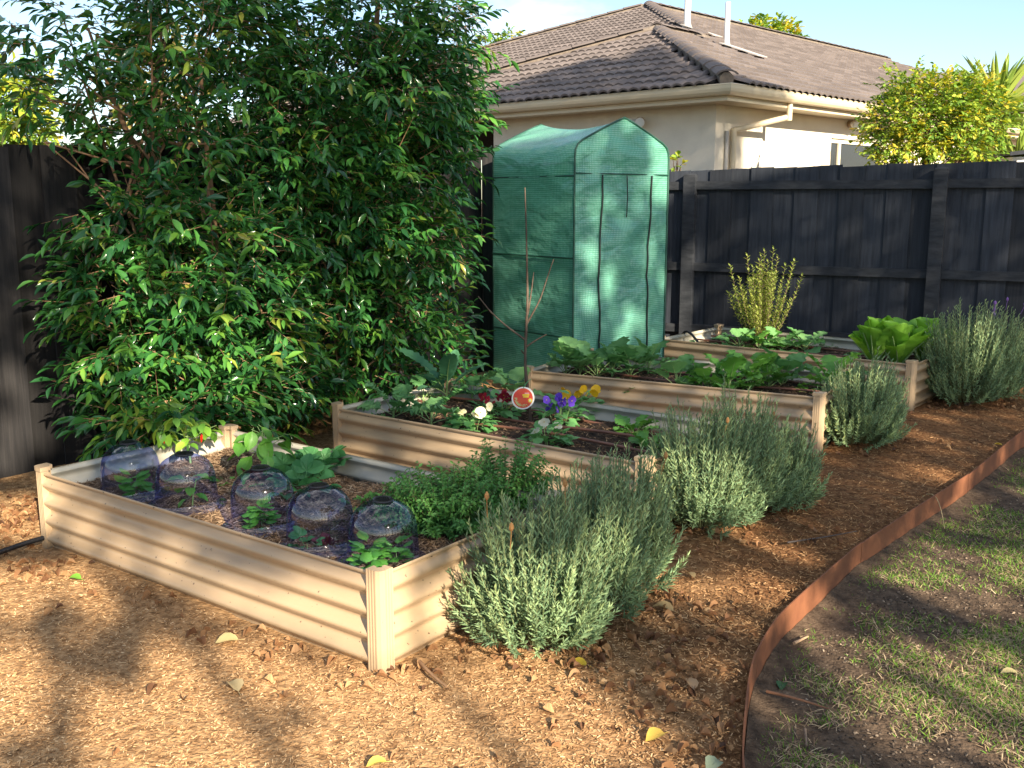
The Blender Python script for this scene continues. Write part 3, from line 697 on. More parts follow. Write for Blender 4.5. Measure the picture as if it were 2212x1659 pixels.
# second bed, rosemary corner, greenhouse spots
lit(ell(1010, 968, 55, 13, rot=.2), PL_B2F); lit(ell(1180, 1030, 80, 16, rot=.2), PL_B2F); lit(ell(760, 990, 24, 8), PL_B2F)
lit([(1570, 700), (1590, 580), (1640, 545), (1712, 560), (1700, 660), (1690, 720), (1600, 745)], PLY(9.2), .16); lit(ell(1575, 722, 40, 16), PLY(9.6)); lit(ell(1500, 640, 14, 60), PLY(10.6)); lit(ell(1520, 540, 12, 16), PLY(10.6))
for e in ((1300, 533, 9, 22), (1357, 578, 11, 20), (1428, 645, 9, 20), (1290, 640, 8, 12), (1400, 690, 9, 10), (1205, 600, 8, 14), (1110, 790, 20, 12)): lit(ell(*e), PLY(8.1))
# left fence and trees
for e in ((18, 960, 26, 60), (80, 905, 26, 40), (185, 880, 18, 30), (285, 905, 18, 26), (280, 860, 16, 14), (30, 820, 20, 30), (205, 520, 10, 14)): lit(ell(*e), PL_LF)
for e in ((575, 570, 30, 30), (640, 600, 26, 18), (420, 650, 26, 40), (250, 700, 34, 26), (330, 770, 50, 26), (460, 800, 50, 30), (350, 880, 80, 45), (600, 790, 30, 26), (250, 620, 24, 20), (520, 470, 18, 14), (480, 880, 50, 40), (640, 840, 26, 24), (540, 690, 22, 30)): lit(ell(*e), PLY(6.0))
for e in ((955, 800, 40, 30), (770, 850, 24, 18), (1010, 690, 14, 40), (880, 700, 24, 22), (740, 760, 16, 40), (1030, 520, 24, 24), (950, 600, 20, 18), (820, 560, 18, 16)): lit(ell(*e), PLY(7.2))
lit(ell(430, 975, 60, 40), PLY(4.9)); lit(ell(500, 945, 40, 20), PLY(5.2)); lit(ell(650, 970, 40, 20), PLY(5.1)); lit(ell(50, 1120, 60, 40), PL_G); lit(ell(830, 1215, 70, 20), PLY(3.5))
# what the crowns shade: the garden, the near end of the house
SHADE = [np.array(poly_ab([(-900, 1659), (1500, 3200), (3200, 2200), (2500, 900), (2212, 760), (1700, 700), (-600, 800), (-900, 1000)], PL_G)),
         np.array(poly_ab([(-400, 1000), (-400, 330), (0, -120), (600, -160), (1090, -60), (1100, 860)], PLY(7.0))),
         np.array(poly_ab([(980, 850), (1050, 240), (1445, 240), (1450, 820)], PLY(8.4))),
         np.array(poly_ab([(1400, 720), (1420, 320), (2260, 300), (2300, 820), (1400, 900)], PLY(10.0))),
         np.array(poly_ab([(1000, 420), (1000, 180), (1170, 190), (1290, 145), (1405, 100), (1560, 170), (1700, 200), (1655, 270), (1668, 400)], PLY(12.3))),
         np.array(poly_ab([(1000, 245), (1050, 205), (1180, 160), (1290, 128), (1330, 140), (1405, 98), (1440, 112), (1575, 182)], (A3, np.cross(P1 - A3, B3 - A3)))),
         np.array(poly_ab([(1575, 184), (1425, 95), (1470, 118), (1560, 160), (1740, 208)], (A3, nR)))]
lo = np.min([p.min(0) for p in SHADE], 0); hi = np.max([p.max(0) for p in SHADE], 0)
area = float(np.prod(hi - lo)); nleaf = int(area * 900)
abp = np.c_[rng.uniform(lo[0], hi[0], nleaf), rng.uniform(lo[1], hi[1], nleaf)]
ok = np.zeros(nleaf, bool)
for p in SHADE: ok |= inpoly(abp, p)
lt_ = np.zeros(nleaf, bool)
for p in LIT: lt_ |= inpoly(abp, p)
for p in DARK: lt_ &= ~inpoly(abp, p)
ok &= ~lt_
dens = np.array([fbm(a, b_, 2.7, 21.0, 2) for a, b_ in abp]); og = inpoly(abp, SHADE[0])
for p in SHADE[2:4]: og &= ~inpoly(abp, p)
ok &= (dens > -.42) | ~og
abp = abp[ok]
n_t = 5; edges = np.linspace(lo[0] - .01, hi[0] + .01, n_t + 1)
for k in range(n_t):
    sel = abp[(abp[:, 0] >= edges[k]) & (abp[:, 0] < edges[k + 1])]
    if len(sel) < 50: continue
    D = 8.6 + (k % 2) * 1.1 + rng.normal(0, .8, len(sel))
    # point with across = a, up-the-light = b, at distance D along the ground towards the sun
    z = (sel[:, 1] + D * math.sin(SUN_EL)) / math.cos(SUN_EL)
    pos = SA[None] * sel[:, :1] + SH[None] * D[:, None]; pos[:, 2] = z
    f = nz(rng.normal(0, 1, (len(sel), 3)) + np.array([0, 0, -.6])); up = nz(SUN[None] + rng.normal(0, .55, (len(sel), 3)))
    V, F = stamp(LT_SMALL[0] - np.array([0, .5, 0]), LT_SMALL[1], frames(f, up), pos, rng.uniform(.09, .14, len(sel)))
    cx = pos.mean(0); tr = thing('gum_tree', ['tall gum tree beyond the lawn, first of the row out of view', 'tall gum tree beyond the lawn, second of the row out of view', 'tall gum tree beyond the lawn, middle of the row out of view', 'tall gum tree beyond the lawn, fourth of the row out of view', 'tall gum tree beyond the lawn, last of the row out of view'][k], 'tree', (cx[0], cx[1], -.14), group='gum trees shading the garden')
    inv = Matrix.Translation(Vector((-cx[0], -cx[1], .14)))
    m_ = MB(); m_.add(V, F, np.repeat(rng.random(len(sel)), len(LT_SMALL[0]))); o = m_.build('crown', M['shadeleaf'], tr); o.matrix_parent_inverse = inv; tag(o, kind='stuff')
    zt = pos[:, 2].max(); zb = pos[:, 2].min(); m_ = MB()
    m_.tube([(cx[0], cx[1], -.2), (cx[0] + .1, cx[1], zb * .5), (cx[0], cx[1] + .1, zb + .3)], [.22, .18, .13], 10)
    for q in range(9):
        e = pos[rng.integers(len(pos))]; s0_ = np.array([cx[0], cx[1], zb * .6 + .4 * q / 9 * zb]); m_.tube([s0_, s0_ * .55 + e * .45 + np.array([0, 0, -.2]), e], [.03, .02, .008], 6)
    o = m_.build('trunk', M['bark_dark'], tr, True); o.matrix_parent_inverse = inv

# ------------------------------------------------------------------ leafy trees in front of the left fence
def leafy(mb, p0, d0, n, twig, ll, droop=.6, lt=LT_TREE, rshift=0.0, tw=None, spread=.9, stem_r=.003):
    """twigs at p0 (k,3) growing along d0, each with n leaves set alternately"""
    k = len(p0); d0 = nz(d0); side = nz(np.cross(d0, np.array([0, 0, 1.0]) + rng.normal(0, .05, (k, 3)))); upv = np.cross(side, d0)
    tl = rng.uniform(*twig, k)
    pos = []; fw = []; ups = []; sc = []; rn = []
    base_r = rng.random(k)
    for j in range(n):
        t = (j + .6) / n
        c = p0 + d0 * (tl * t)[:, None] + np.array([0, 0, -1.0])[None] * (.12 * droop * tl * t * t)[:, None]
        sgn = 1 if j % 2 else -1
        f = nz(d0 * (.55 + .5 * t) + side * sgn * spread * (1.1 - .6 * t) + np.array([0, 0, -1.0]) * droop * (.1 + .9 * rng.random((k, 1))) + rng.normal(0, .32, (k, 3)))
        pos.append(c); fw.append(f); ups.append(nz(upv * .4 + np.array([0, 0, 1.0]) + rng.normal(0, .55, (k, 3))))
        sc.append(rng.uniform(*ll, k)); rn.append(np.clip(base_r ** 1.5 * .75 + rng.normal(.18, .15, k) + rshift, 0, 1))
    pos = np.concatenate(pos); fw = np.concatenate(fw); ups = np.concatenate(ups); sc = np.concatenate(sc); rn = np.concatenate(rn)
    V, F = stamp(lt[0], lt[1], frames(fw, ups), pos, sc); mb.add(V, F, np.repeat(rn, len(lt[0])))
    if tw is not None:
        e = p0 + d0 * tl[:, None] + np.array([0, 0, -.12])[None] * (droop * tl)[:, None]
        X = side * stem_r; Y = upv * stem_r
        q = np.stack([p0 + X, p0 - X * .5 + Y, p0 - X * .5 - Y, e], 1); ii = np.arange(k)[:, None] * 4
        tw.add(q.reshape(-1, 3), np.concatenate([np.c_[ii, ii + 1, ii + 3], np.c_[ii + 1, ii + 2, ii + 3], np.c_[ii + 2, ii, ii + 3]]), .5)
def blob_points(c, r, n, shell=.55):
    d = nz(rng.normal(0, 1, (n, 3))); q = rng.random((n, 1)) ** (1 / 3.0); q = shell * (1 - (1 - q) ** 1.6) + (1 - shell) * q
    return np.asarray(c) + d * q * np.asarray(r), d
def tree(name, label, base, blobs, trunks, m_leaf, m_bark, n_leaf, twig, ll, droop=.6, rshift=0.0, lt=LT_TREE, keep=None, group=None, kids=True, cat='tree', lean=.35):
    t = thing(name, label, cat, base, group=group); inv = Matrix.Translation(Vector(base)).inverted()
    cr = MB(); tw = MB(); allp = []
    for c, r, n in blobs:
        p, d = blob_points(c, r, n)
        if keep is not None:
            k = keep(p); p, d = p[k], d[k]
        leafy(cr, p, nz(d * np.array([1, 1, .5]) + np.array([0, 0, .1]) + rng.normal(0, .3, d.shape)), n_leaf, twig, ll, droop, lt, rshift, tw)
        allp.append(p)
    o = cr.build('crown', m_leaf, t, True); o.matrix_parent_inverse = inv
    tk = MB()
    for pts, rad in trunks:
        P = smooth_path(np.array(pts, float), 14); tk.tube(P, np.interp(np.linspace(0, 1, 14), np.linspace(0, 1, len(rad)), rad), 9)
        for _ in range(12):
            i = rng.integers(4, 13); q = allp[rng.integers(len(allp))]; q = q[np.argsort(np.linalg.norm(q - P[i], axis=1))[rng.integers(min(len(q), 60))]]
            mid = P[i] * .5 + q * .5 + np.array([0, 0, -.04]); tk.tube([P[i], mid, q], [.012, .008, .004], 5, cap=False)
    o = tk.build('trunk', m_bark, t, True); o.matrix_parent_inverse = inv
    o = tw.build('twigs', m_bark, t); o.matrix_parent_inverse = inv
    return t
def front_of_left(p):   # keeps foliage on the garden side of the fence, free above it
    d = (p[:, :2] - LF0) @ LFN; return (d > .12) | ((p[:, 2] > 1.98) & (d > -.6))
def A(u, v, y): return at(u, v, y)
bl = [(A(290, 60, 6.2), (.5, .4, .36), 80), (A(120, 110, 6.1), (.26, .3, .24), 30), (A(190, 215, 6.1), (.36, .3, .12), 30), (A(450, 120, 6.4), (.36, .38, .46), 120), (A(420, 10, 6.4), (.4, .4, .3), 80), (A(60, 305, 5.9), (.22, .2, .05), 12),
      (A(400, 320, 6.3), (.46, .4, .18), 70), (A(290, 270, 6.2), (.40, .3, .10), 30), (A(330, 480, 5.95), (.42, .36, .18), 110), (A(470, 530, 6.1), (.4, .4, .3), 130), (A(330, 640, 5.9), (.46, .36, .22), 140), (A(210, 610, 5.8), (.2, .2, .08), 16),
      (A(500, 690, 6.0), (.42, .4, .32), 150), (A(290, 740, 5.8), (.34, .32, .15), 75), (A(430, 840, 5.8), (.40, .36, .2), 115), (A(360, 900, 5.6), (.32, .28, .13), 80), (A(560, 840, 6.2), (.3, .3, .22), 70), (A(230, 820, 5.8), (.16, .2, .05), 8)]
bs = gp(400, 985)
tree('leafy_tree', 'glossy green leafy tree with airy top nearest the left edge', (bs[0], bs[1], 0), bl,
     [([A(395, 985, bs[1]), A(405, 850, 6.2), A(420, 680, 6.2), A(400, 560, 6.2), A(325, 420, 6.2), A(300, 330, 6.2), A(215, 170, 6.2), A(190, 60, 6.2)], [.036, .032, .026, .018, .008]),
      ([A(410, 960, bs[1]), A(300, 560, 6.1), A(275, 480, 6.15), A(320, 420, 6.2), A(330, 260, 6.3), A(350, 60, 6.3)], [.026, .026, .022, .016, .008]),
      ([A(405, 980, bs[1]), A(470, 760, 6.1), A(480, 560, 6.2), A(440, 300, 6.3), A(430, 100, 6.4)], [.022, .018, .014, .006])],
     M['treeleaf'], M['bark'], 9, (.18, .34), (.065, .12), .6, -.07, keep=front_of_left)
br = [(A(690, 40, 7.2), (.65, .55, .5), 250), (A(860, 60, 7.5), (.42, .5, .5), 190), (A(570, 110, 7.0), (.34, .4, .4), 60), (A(760, 200, 7.1), (.7, .55, .36), 300), (A(900, 230, 7.5), (.34, .45, .42), 150), (A(985, 190, 7.7), (.12, .3, .26), 26), (A(960, 70, 7.6), (.2, .3, .3), 40),
      (A(650, 330, 6.9), (.46, .5, .32), 200), (A(820, 370, 7.2), (.46, .5, .36), 220), (A(950, 330, 7.6), (.2, .35, .22), 50), (A(570, 420, 6.9), (.3, .3, .3), 80), (A(710, 500, 7.0), (.46, .45, .32), 190), (A(860, 520, 7.2), (.36, .42, .28), 150), (A(960, 520, 7.4), (.16, .25, .16), 24),
      (A(640, 650, 6.9), (.34, .4, .3), 120), (A(800, 660, 7.1), (.36, .4, .28), 120), (A(900, 690, 7.3), (.28, .34, .22), 80), (A(930, 780, 7.2), (.18, .2, .10), 26), (A(660, 800, 6.9), (.32, .3, .2), 80), (A(800, 800, 7.0), (.3, .28, .14), 60), (A(710, 870, 6.8), (.18, .2, .07), 18)]
bs = gp(752, 880)
tree('leafy_tree', 'dense glossy green tree with pale tan trunks beside the greenhouse', (bs[0], bs[1], 0), br,
     [([A(752, 880, bs[1]), A(740, 700, 7.5), A(728, 600, 7.5), A(715, 480, 7.5), A(692, 400, 7.4), A(660, 250, 7.4), A(640, 40, 7.3)], [.075, .065, .055, .045, .03, .012]),
      ([A(770, 860, bs[1]), A(775, 700, 7.45), A(770, 560, 7.4), A(790, 330, 7.4), A(810, 150, 7.4), A(820, -60, 7.4)], [.055, .05, .04, .03, .012]),
      ([A(765, 760, bs[1]), A(850, 690, 7.3), A(905, 670, 7.3), A(985, 610, 7.4)], [.018, .014, .008]),
      ([A(745, 700, 7.5), A(660, 600, 7.2), A(600, 450, 7.1), A(560, 200, 7.1)], [.03, .02, .014, .006])],
     M['treeleaf'], M['bark'], 9, (.2, .36), (.065, .115), .7, -.13, keep=front_of_left)

# ------------------------------------------------------------------ trees and shrubs beyond the fences
def far_tree(name, label, blobs, base, m_leaf, n_leaf, twig, ll, cat='tree', rshift=0.0, group=None, droop=.3, tr=None):
    c = np.mean([b[0] for b in blobs], 0)
    trunks = tr or [([base, base * .5 + c * .5, c], [.12, .08, .02])]
    return tree(name, label, (base[0], base[1], base[2]), blobs, trunks, m_leaf, M['bark_dark'], n_leaf, twig, ll, droop, rshift, LT_SMALL, cat=cat, group=group)
def foot(u, y): p = at(u, 430, y); return np.array([p[0], p[1], -.14])
far_tree('flowering_shrub', 'large yellow green shrub in front of the house wall', [(A(1995, 255, 10.9), (.42, .5, .36), 520), (A(2095, 255, 11.0), (.34, .42, .38), 340), (A(1925, 285, 10.8), (.24, .35, .28), 190), (A(2040, 205, 11), (.46, .4, .16), 200), (A(1960, 195, 11), (.2, .3, .2), 60), (A(2020, 335, 10.9), (.62, .4, .26), 260)],
         foot(2010, 10.9), M['farleaf'], 8, (.10, .24), (.04, .065), 'shrub', -.06)
far_tree('street_tree', 'rounded green tree showing above the roof ridge', [(A(1650, 95, 40), (1.3, 1.2, .75), 260), (A(1600, 110, 40), (.8, .8, .4), 90), (A(1690, 110, 40), (.6, .8, .4), 60)], foot(1650, 40), M['farleaf'], 8, (.3, .5), (.16, .26), rshift=0)
far_tree('garden_tree', 'sunlit yellow green tree over the fence at the left edge', [(A(-10, 240, 14), (.55, .8, .5), 260), (A(20, 190, 14), (.3, .6, .35), 90), (A(10, 290, 14), (.5, .6, .3), 120)], foot(-20, 14), M['farleaf'], 8, (.2, .4), (.08, .14), rshift=-.05)
far_tree('autumn_tree', 'yellow autumn tree glimpsed through the leafy trees', [(A(370, 160, 18), (.7, .8, .7), 110), (A(330, 235, 18), (.6, .6, .5), 70)], foot(370, 18), M['autumn'], 8, (.3, .5), (.12, .2))
far_tree('bare_tree', 'thin reddish tree behind the top of the dense tree', [(A(1005, 55, 24), (.35, .4, .7), 60)], foot(1005, 24), M['autumn'], 5, (.2, .5), (.06, .1), rshift=.5)
far_tree('distant_tree', 'small dark treetop over the far ridge, nearer the dense tree', [(A(1058, 92, 60), (.5, .5, .4), 40)], foot(1058, 60), M['farleaf'], 6, (.3, .5), (.2, .3), rshift=-.2)
far_tree('distant_tree', 'small pointed treetop over the far ridge, nearer the roof peak', [(A(1102, 86, 60), (.45, .5, .5), 40)], foot(1102, 60), M['farleaf'], 6, (.3, .5), (.2, .3), rshift=-.2)
# spiky cordyline with dead skirt
cp_ = A(2148, 262, 12.2); cf = foot(2150, 12.2)
ct = thing('cabbage_palm', 'spiky strap leaved palm with brown dead fronds beyond the shrub', 'palm', tuple(cf)); inv = Matrix.Translation(Vector(cf)).inverted()
m_ = MB(); m_.tube([cf, cp_ * .5 + cf * .5, cp_], [.13, .11, .09], 10); o = m_.build('trunk', M['bark_dark'], ct, True); o.matrix_parent_inverse = inv
LT_STRAP = leaf_t([(0, .03), (.25, .045), (.6, .04), (.85, .02), (1, 0)], fold=.5, arch=.12)
strap = byrnd('strap_leaf', [(.13, .22, .04), (.24, .34, .06), (.38, .44, .10)], .45, .2, spec=.4)
deadstrap = byrnd('dead_frond', [(.20, .09, .04), (.34, .18, .09)], .8)
for k in range(120):
    pass
n = 150; az = rng.uniform(0, 2 * math.pi, n); el = rng.uniform(-.15, 1.35, n); f = np.c_[np.cos(az) * np.cos(el), np.sin(az) * np.cos(el), np.sin(el)]
V, F = stamp(LT_STRAP[0], LT_STRAP[1], frames(f, np.tile([0, 0, 1.0], (n, 1)) + rng.normal(0, .2, (n, 3))), np.tile(cp_, (n, 1)) + f * .05 + np.c_[np.zeros((n, 2)), rng.uniform(-.1, .15, n)], rng.uniform(.5, .85, n))
m_ = MB(); m_.add(V, F, np.repeat(rng.random(n), len(LT_STRAP[0]))); o = m_.build('crown', strap, ct, True); o.matrix_parent_inverse = inv
n = 130; az = rng.uniform(0, 2 * math.pi, n); el = rng.uniform(-1.4, -.5, n); f = np.c_[np.cos(az) * np.cos(el), np.sin(az) * np.cos(el), np.sin(el)]
V, F = stamp(LT_STRAP[0], LT_STRAP[1], frames(f, np.tile([0, 0, 1.0], (n, 1)) + rng.normal(0, .2, (n, 3))), np.tile(cp_ - np.array([0, 0, .15]), (n, 1)), rng.uniform(.4, .8, n))
m_ = MB(); m_.add(V, F, np.repeat(rng.random(n), len(LT_STRAP[0]))); o = m_.build('dead_fronds', deadstrap, ct, True); o.matrix_parent_inverse = inv
# second strap plant low at the right edge
c2 = A(2205, 300, 11.6); f2 = foot(2205, 11.6); c2 = np.array([c2[0], c2[1], 1.75])
ct = thing('flax_plant', 'yellow green strap leaved plant above the fence at the right edge', 'plant', tuple(f2)); inv = Matrix.Translation(Vector(f2)).inverted()
n = 60; az = rng.uniform(0, 2 * math.pi, n); el = rng.uniform(.6, 1.5, n); f = np.c_[np.cos(az) * np.cos(el), np.sin(az) * np.cos(el), np.sin(el)]
V, F = stamp(LT_STRAP[0], LT_STRAP[1], frames(f, np.tile([0, 0, 1.0], (n, 1)) + rng.normal(0, .2, (n, 3))), np.tile(c2, (n, 1)), rng.uniform(.5, 1.0, n))
m_ = MB(); m_.add(V, F, np.repeat(.4 + .6 * rng.random(n), len(LT_STRAP[0]))); o = m_.build('leaves', strap, ct, True); o.matrix_parent_inverse = inv
m_ = MB(); m_.tube([f2, c2], [.1, .08], 8); o = m_.build('stem', M['bark_dark'], ct); o.matrix_parent_inverse = inv
# second roof far behind the shrub and a shed roof at the right edge
r0 = A(1985, 150, 26); nh = thing('house', 'brown tiled roof of a second house behind the yellow green shrub', 'house', (r0[0], r0[1], -.14)); inv = Matrix.Translation(Vector((r0[0], r0[1], -.14))).inverted()
ctr = A(2020, 150, 28); zc = ctr[2]; m_ = MB()
m_.add([(ctr[0] - 3, ctr[1] - 2, zc - 1.3), (ctr[0] + 7, ctr[1] - 2, zc - 1.3), (ctr[0] + 7, ctr[1] + 5, zc - 1.3), (ctr[0] - 3, ctr[1] + 5, zc - 1.3), (ctr[0] + .2, ctr[1] + 1.5, zc + .1), (ctr[0] + 4, ctr[1] + 1.5, zc + .1)], [np.array([[0, 1, 5, 4], [2, 3, 4, 5]]), np.array([[3, 0, 4], [1, 2, 5]])])
o = m_.build('roof', M['tile'], nh); o.matrix_parent_inverse = inv
m_ = MB(); m_.prism([(ctr[0] - 2.5, ctr[1] - 1.5), (ctr[0] + 6.5, ctr[1] - 1.5), (ctr[0] + 6.5, ctr[1] + 4.5), (ctr[0] - 2.5, ctr[1] + 4.5)], -.1, zc - 1.31); o = m_.build('wall', M['render'], nh); o.matrix_parent_inverse = inv
s0_ = A(2182, 338, 11.0); sh = thing('garden_shed', 'small dark roofed shed peeping over the fence at the right edge', 'shed', (s0_[0], s0_[1], -.14)); inv = Matrix.Translation(Vector((s0_[0], s0_[1], -.14))).inverted()
zs_ = s0_[2] + .06; m_ = MB(); m_.prism([(s0_[0] + .08, s0_[1] + .1), (s0_[0] + 1.5, s0_[1] - .3), (s0_[0] + 1.8, s0_[1] + 1), (s0_[0] + .3, s0_[1] + 1.4)], -.1, zs_ - .06); o = m_.build('wall', M['white'], sh); o.matrix_parent_inverse = inv
m_ = MB(); q0 = np.array([(s0_[0], s0_[1], zs_ - .05), (s0_[0] + 1.55, s0_[1] - .4, zs_ + .12), (s0_[0] + 1.9, s0_[1] + 1.1, zs_ + .12), (s0_[0] + .2, s0_[1] + 1.5, zs_ - .05)]); m_.add(np.concatenate([q0, q0 + [0, 0, .04]]), np.array([[3, 2, 1, 0], [4, 5, 6, 7], [0, 1, 5, 4], [1, 2, 6, 5], [2, 3, 7, 6], [3, 0, 4, 7]])); o = m_.build('roof', M['fence'], sh); o.matrix_parent_inverse = inv
# small weed sprig over the fence by the greenhouse
wp = A(1462, 352, 11.35); wf = foot(1462, 11.35)
tree('sapling_shoot', 'small green shoot peeping over the fence beside the greenhouse', tuple(wf), [(wp, (.10, .08, .05), 6)], [([wf, wp], [.01, .006])], M['farleaf'], M['bark_dark'], 4, (.05, .1), (.06, .1), .3, 0, LT_SMALL, cat='plant')

# ------------------------------------------------------------------ lavender bushes
def lavender(label, lobes, base, seed, n_per, flowers=0, dry=0, lift=0.0, leaf=(.024, .040), group='lavender bushes along the bed ends', bright=0.0):
    t = thing('lavender_bush', label, 'lavender', (base[0], base[1], 0), group=group); inv = Matrix.Translation(Vector((base[0], base[1], 0))).inverted()
    fol = MB(); st = MB(); heads = []
    for (cx, cy, rx, hh, n) in lobes:
        n = int(n * n_per); az = rng.uniform(0, 2 * math.pi, n); el = np.arcsin(rng.random(n) ** .85) 
        # tip on an upright egg shape; lower shoots spread wide
        hr = np.cos(el * 1.0); tz = np.sin(np.clip(el, .06, 1.5))
        tip = np.c_[cx + rx * (.25 + .85 * np.cos(el) ** .8) * np.cos(az) * rng.uniform(.75, 1.08, n), cy + rx * (.25 + .85 * np.cos(el) ** .8) * np.sin(az) * rng.uniform(.75, 1.08, n), hh * (.16 + .84 * np.sin(el)) * rng.uniform(.82, 1.08, n)]
        tip += rng.normal(0, .022, tip.shape); b0 = np.c_[cx + (tip[:, 0] - cx) * .35, cy + (tip[:, 1] - cy) * .35, np.full(n, .0) + tip[:, 2] * .12]
        mid = b0 * .5 + tip * .5; mid[:, :2] += (tip[:, :2] - b0[:, :2]) * .22; mid[:, 2] -= .02
        # leaves along the upper part
        nl = 26; rb = rng.random(n)
        P, Fw, S, Rn = [], [], [], []
        for k in range(nl):
            tt_ = .38 + .62 * (k + rng.random(n) * .6) / nl; tt_ = tt_[:, None]
            c = (1 - tt_) ** 2 * b0 + 2 * tt_ * (1 - tt_) * mid + tt_ ** 2 * tip
            dr = nz(2 * (1 - tt_) * (mid - b0) + 2 * tt_ * (tip - mid))
            ph = k * 2.4 + rng.random(n); sd = nz(np.cross(dr, [.3, .2, .9])); s2 = np.cross(dr, sd)
            rad = sd * np.cos(ph)[:, None] + s2 * np.sin(ph)[:, None]
            P.append(c); Fw.append(nz(dr * (.75 + .5 * (k / nl)) + rad * (1.0 - .35 * k / nl) + rng.normal(0, .1, (n, 3)))); S.append(rng.uniform(*leaf, n) * (1 - .25 * (k / nl) ** 3))
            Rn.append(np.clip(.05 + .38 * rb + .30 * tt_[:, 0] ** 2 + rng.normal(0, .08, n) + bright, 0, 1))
        P, Fw, S, Rn = map(np.concatenate, (P, Fw, S, Rn))
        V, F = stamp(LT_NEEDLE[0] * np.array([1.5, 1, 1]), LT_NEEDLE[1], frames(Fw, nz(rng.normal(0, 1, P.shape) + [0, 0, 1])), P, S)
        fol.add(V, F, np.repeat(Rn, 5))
        X = np.array([.0022, 0, 0]); Y = np.array([0, .0022, 0])
        for a_, b_ in ((b0, mid * .5 + .25 * b0 + .25 * tip), (mid * .5 + .25 * b0 + .25 * tip, tip)):
            Q = np.stack([a_ + X, a_ - X + Y, a_ - X - Y, b_ + X * .7, b_ - X * .7 + Y * .7, b_ - X * .7 - Y * .7], 1); ii = np.arange(n)[:, None] * 6
            st.add(Q.reshape(-1, 3), np.concatenate([np.c_[ii, ii + 1, ii + 4, ii + 3], np.c_[ii + 1, ii + 2, ii + 5, ii + 4], np.c_[ii + 2, ii, ii + 3, ii + 5]]), .7)
        for _ in range(16):
            a = rng.uniform(0, 6.28); e = np.array([cx + rx * .5 * math.cos(a), cy + rx * .5 * math.sin(a), hh * rng.uniform(.25, .5)])
            st.tube([(cx + .06 * math.cos(a), cy + .06 * math.sin(a), -.03), (cx + rx * .22 * math.cos(a), cy + rx * .22 * math.sin(a), hh * .14), e], [.012, .009, .005], 5, rnd=.0)
        heads.append(tip[np.argsort(-(tip[:, 2] - .4 * tip[:, 1]))[:40]])
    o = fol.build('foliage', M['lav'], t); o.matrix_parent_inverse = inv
    o = st.build('stems', M['lavstem'], t); o.matrix_parent_inverse = inv
    hp = np.concatenate(heads)
    for k in range(flowers + dry):
        p = hp[rng.integers(len(hp))] + np.array([0, -.02, .0]); q = p + np.array([rng.normal(0, .02), -.02, .07])
        m2 = MB(); m2.tube([p, q], .0018, 5); m2.tube([q, q + [0, 0, .008], q + [0, 0, .02], q + [0, 0, .03]], [.004, .009, .008, .002], 7)
        o = m2.build('flower_head', M['lavflower'] if k < flowers else M['deadflower'], t); o.matrix_parent_inverse = inv
    return t
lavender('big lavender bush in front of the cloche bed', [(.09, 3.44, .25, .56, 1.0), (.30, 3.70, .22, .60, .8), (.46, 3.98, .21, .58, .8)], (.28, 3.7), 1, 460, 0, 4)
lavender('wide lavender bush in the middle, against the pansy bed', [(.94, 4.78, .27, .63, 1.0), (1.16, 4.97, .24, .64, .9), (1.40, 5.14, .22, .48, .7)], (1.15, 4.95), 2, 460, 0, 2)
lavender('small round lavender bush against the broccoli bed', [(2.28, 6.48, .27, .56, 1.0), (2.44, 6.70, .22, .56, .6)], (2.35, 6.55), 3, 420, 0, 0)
lavender('tall lavender bush with purple flowers near the back fence', [(3.58, 7.82, .34, .80, 1.1), (3.86, 7.98, .32, .72, 1.0)], (3.7, 7.9), 4, 460, 6, 0)

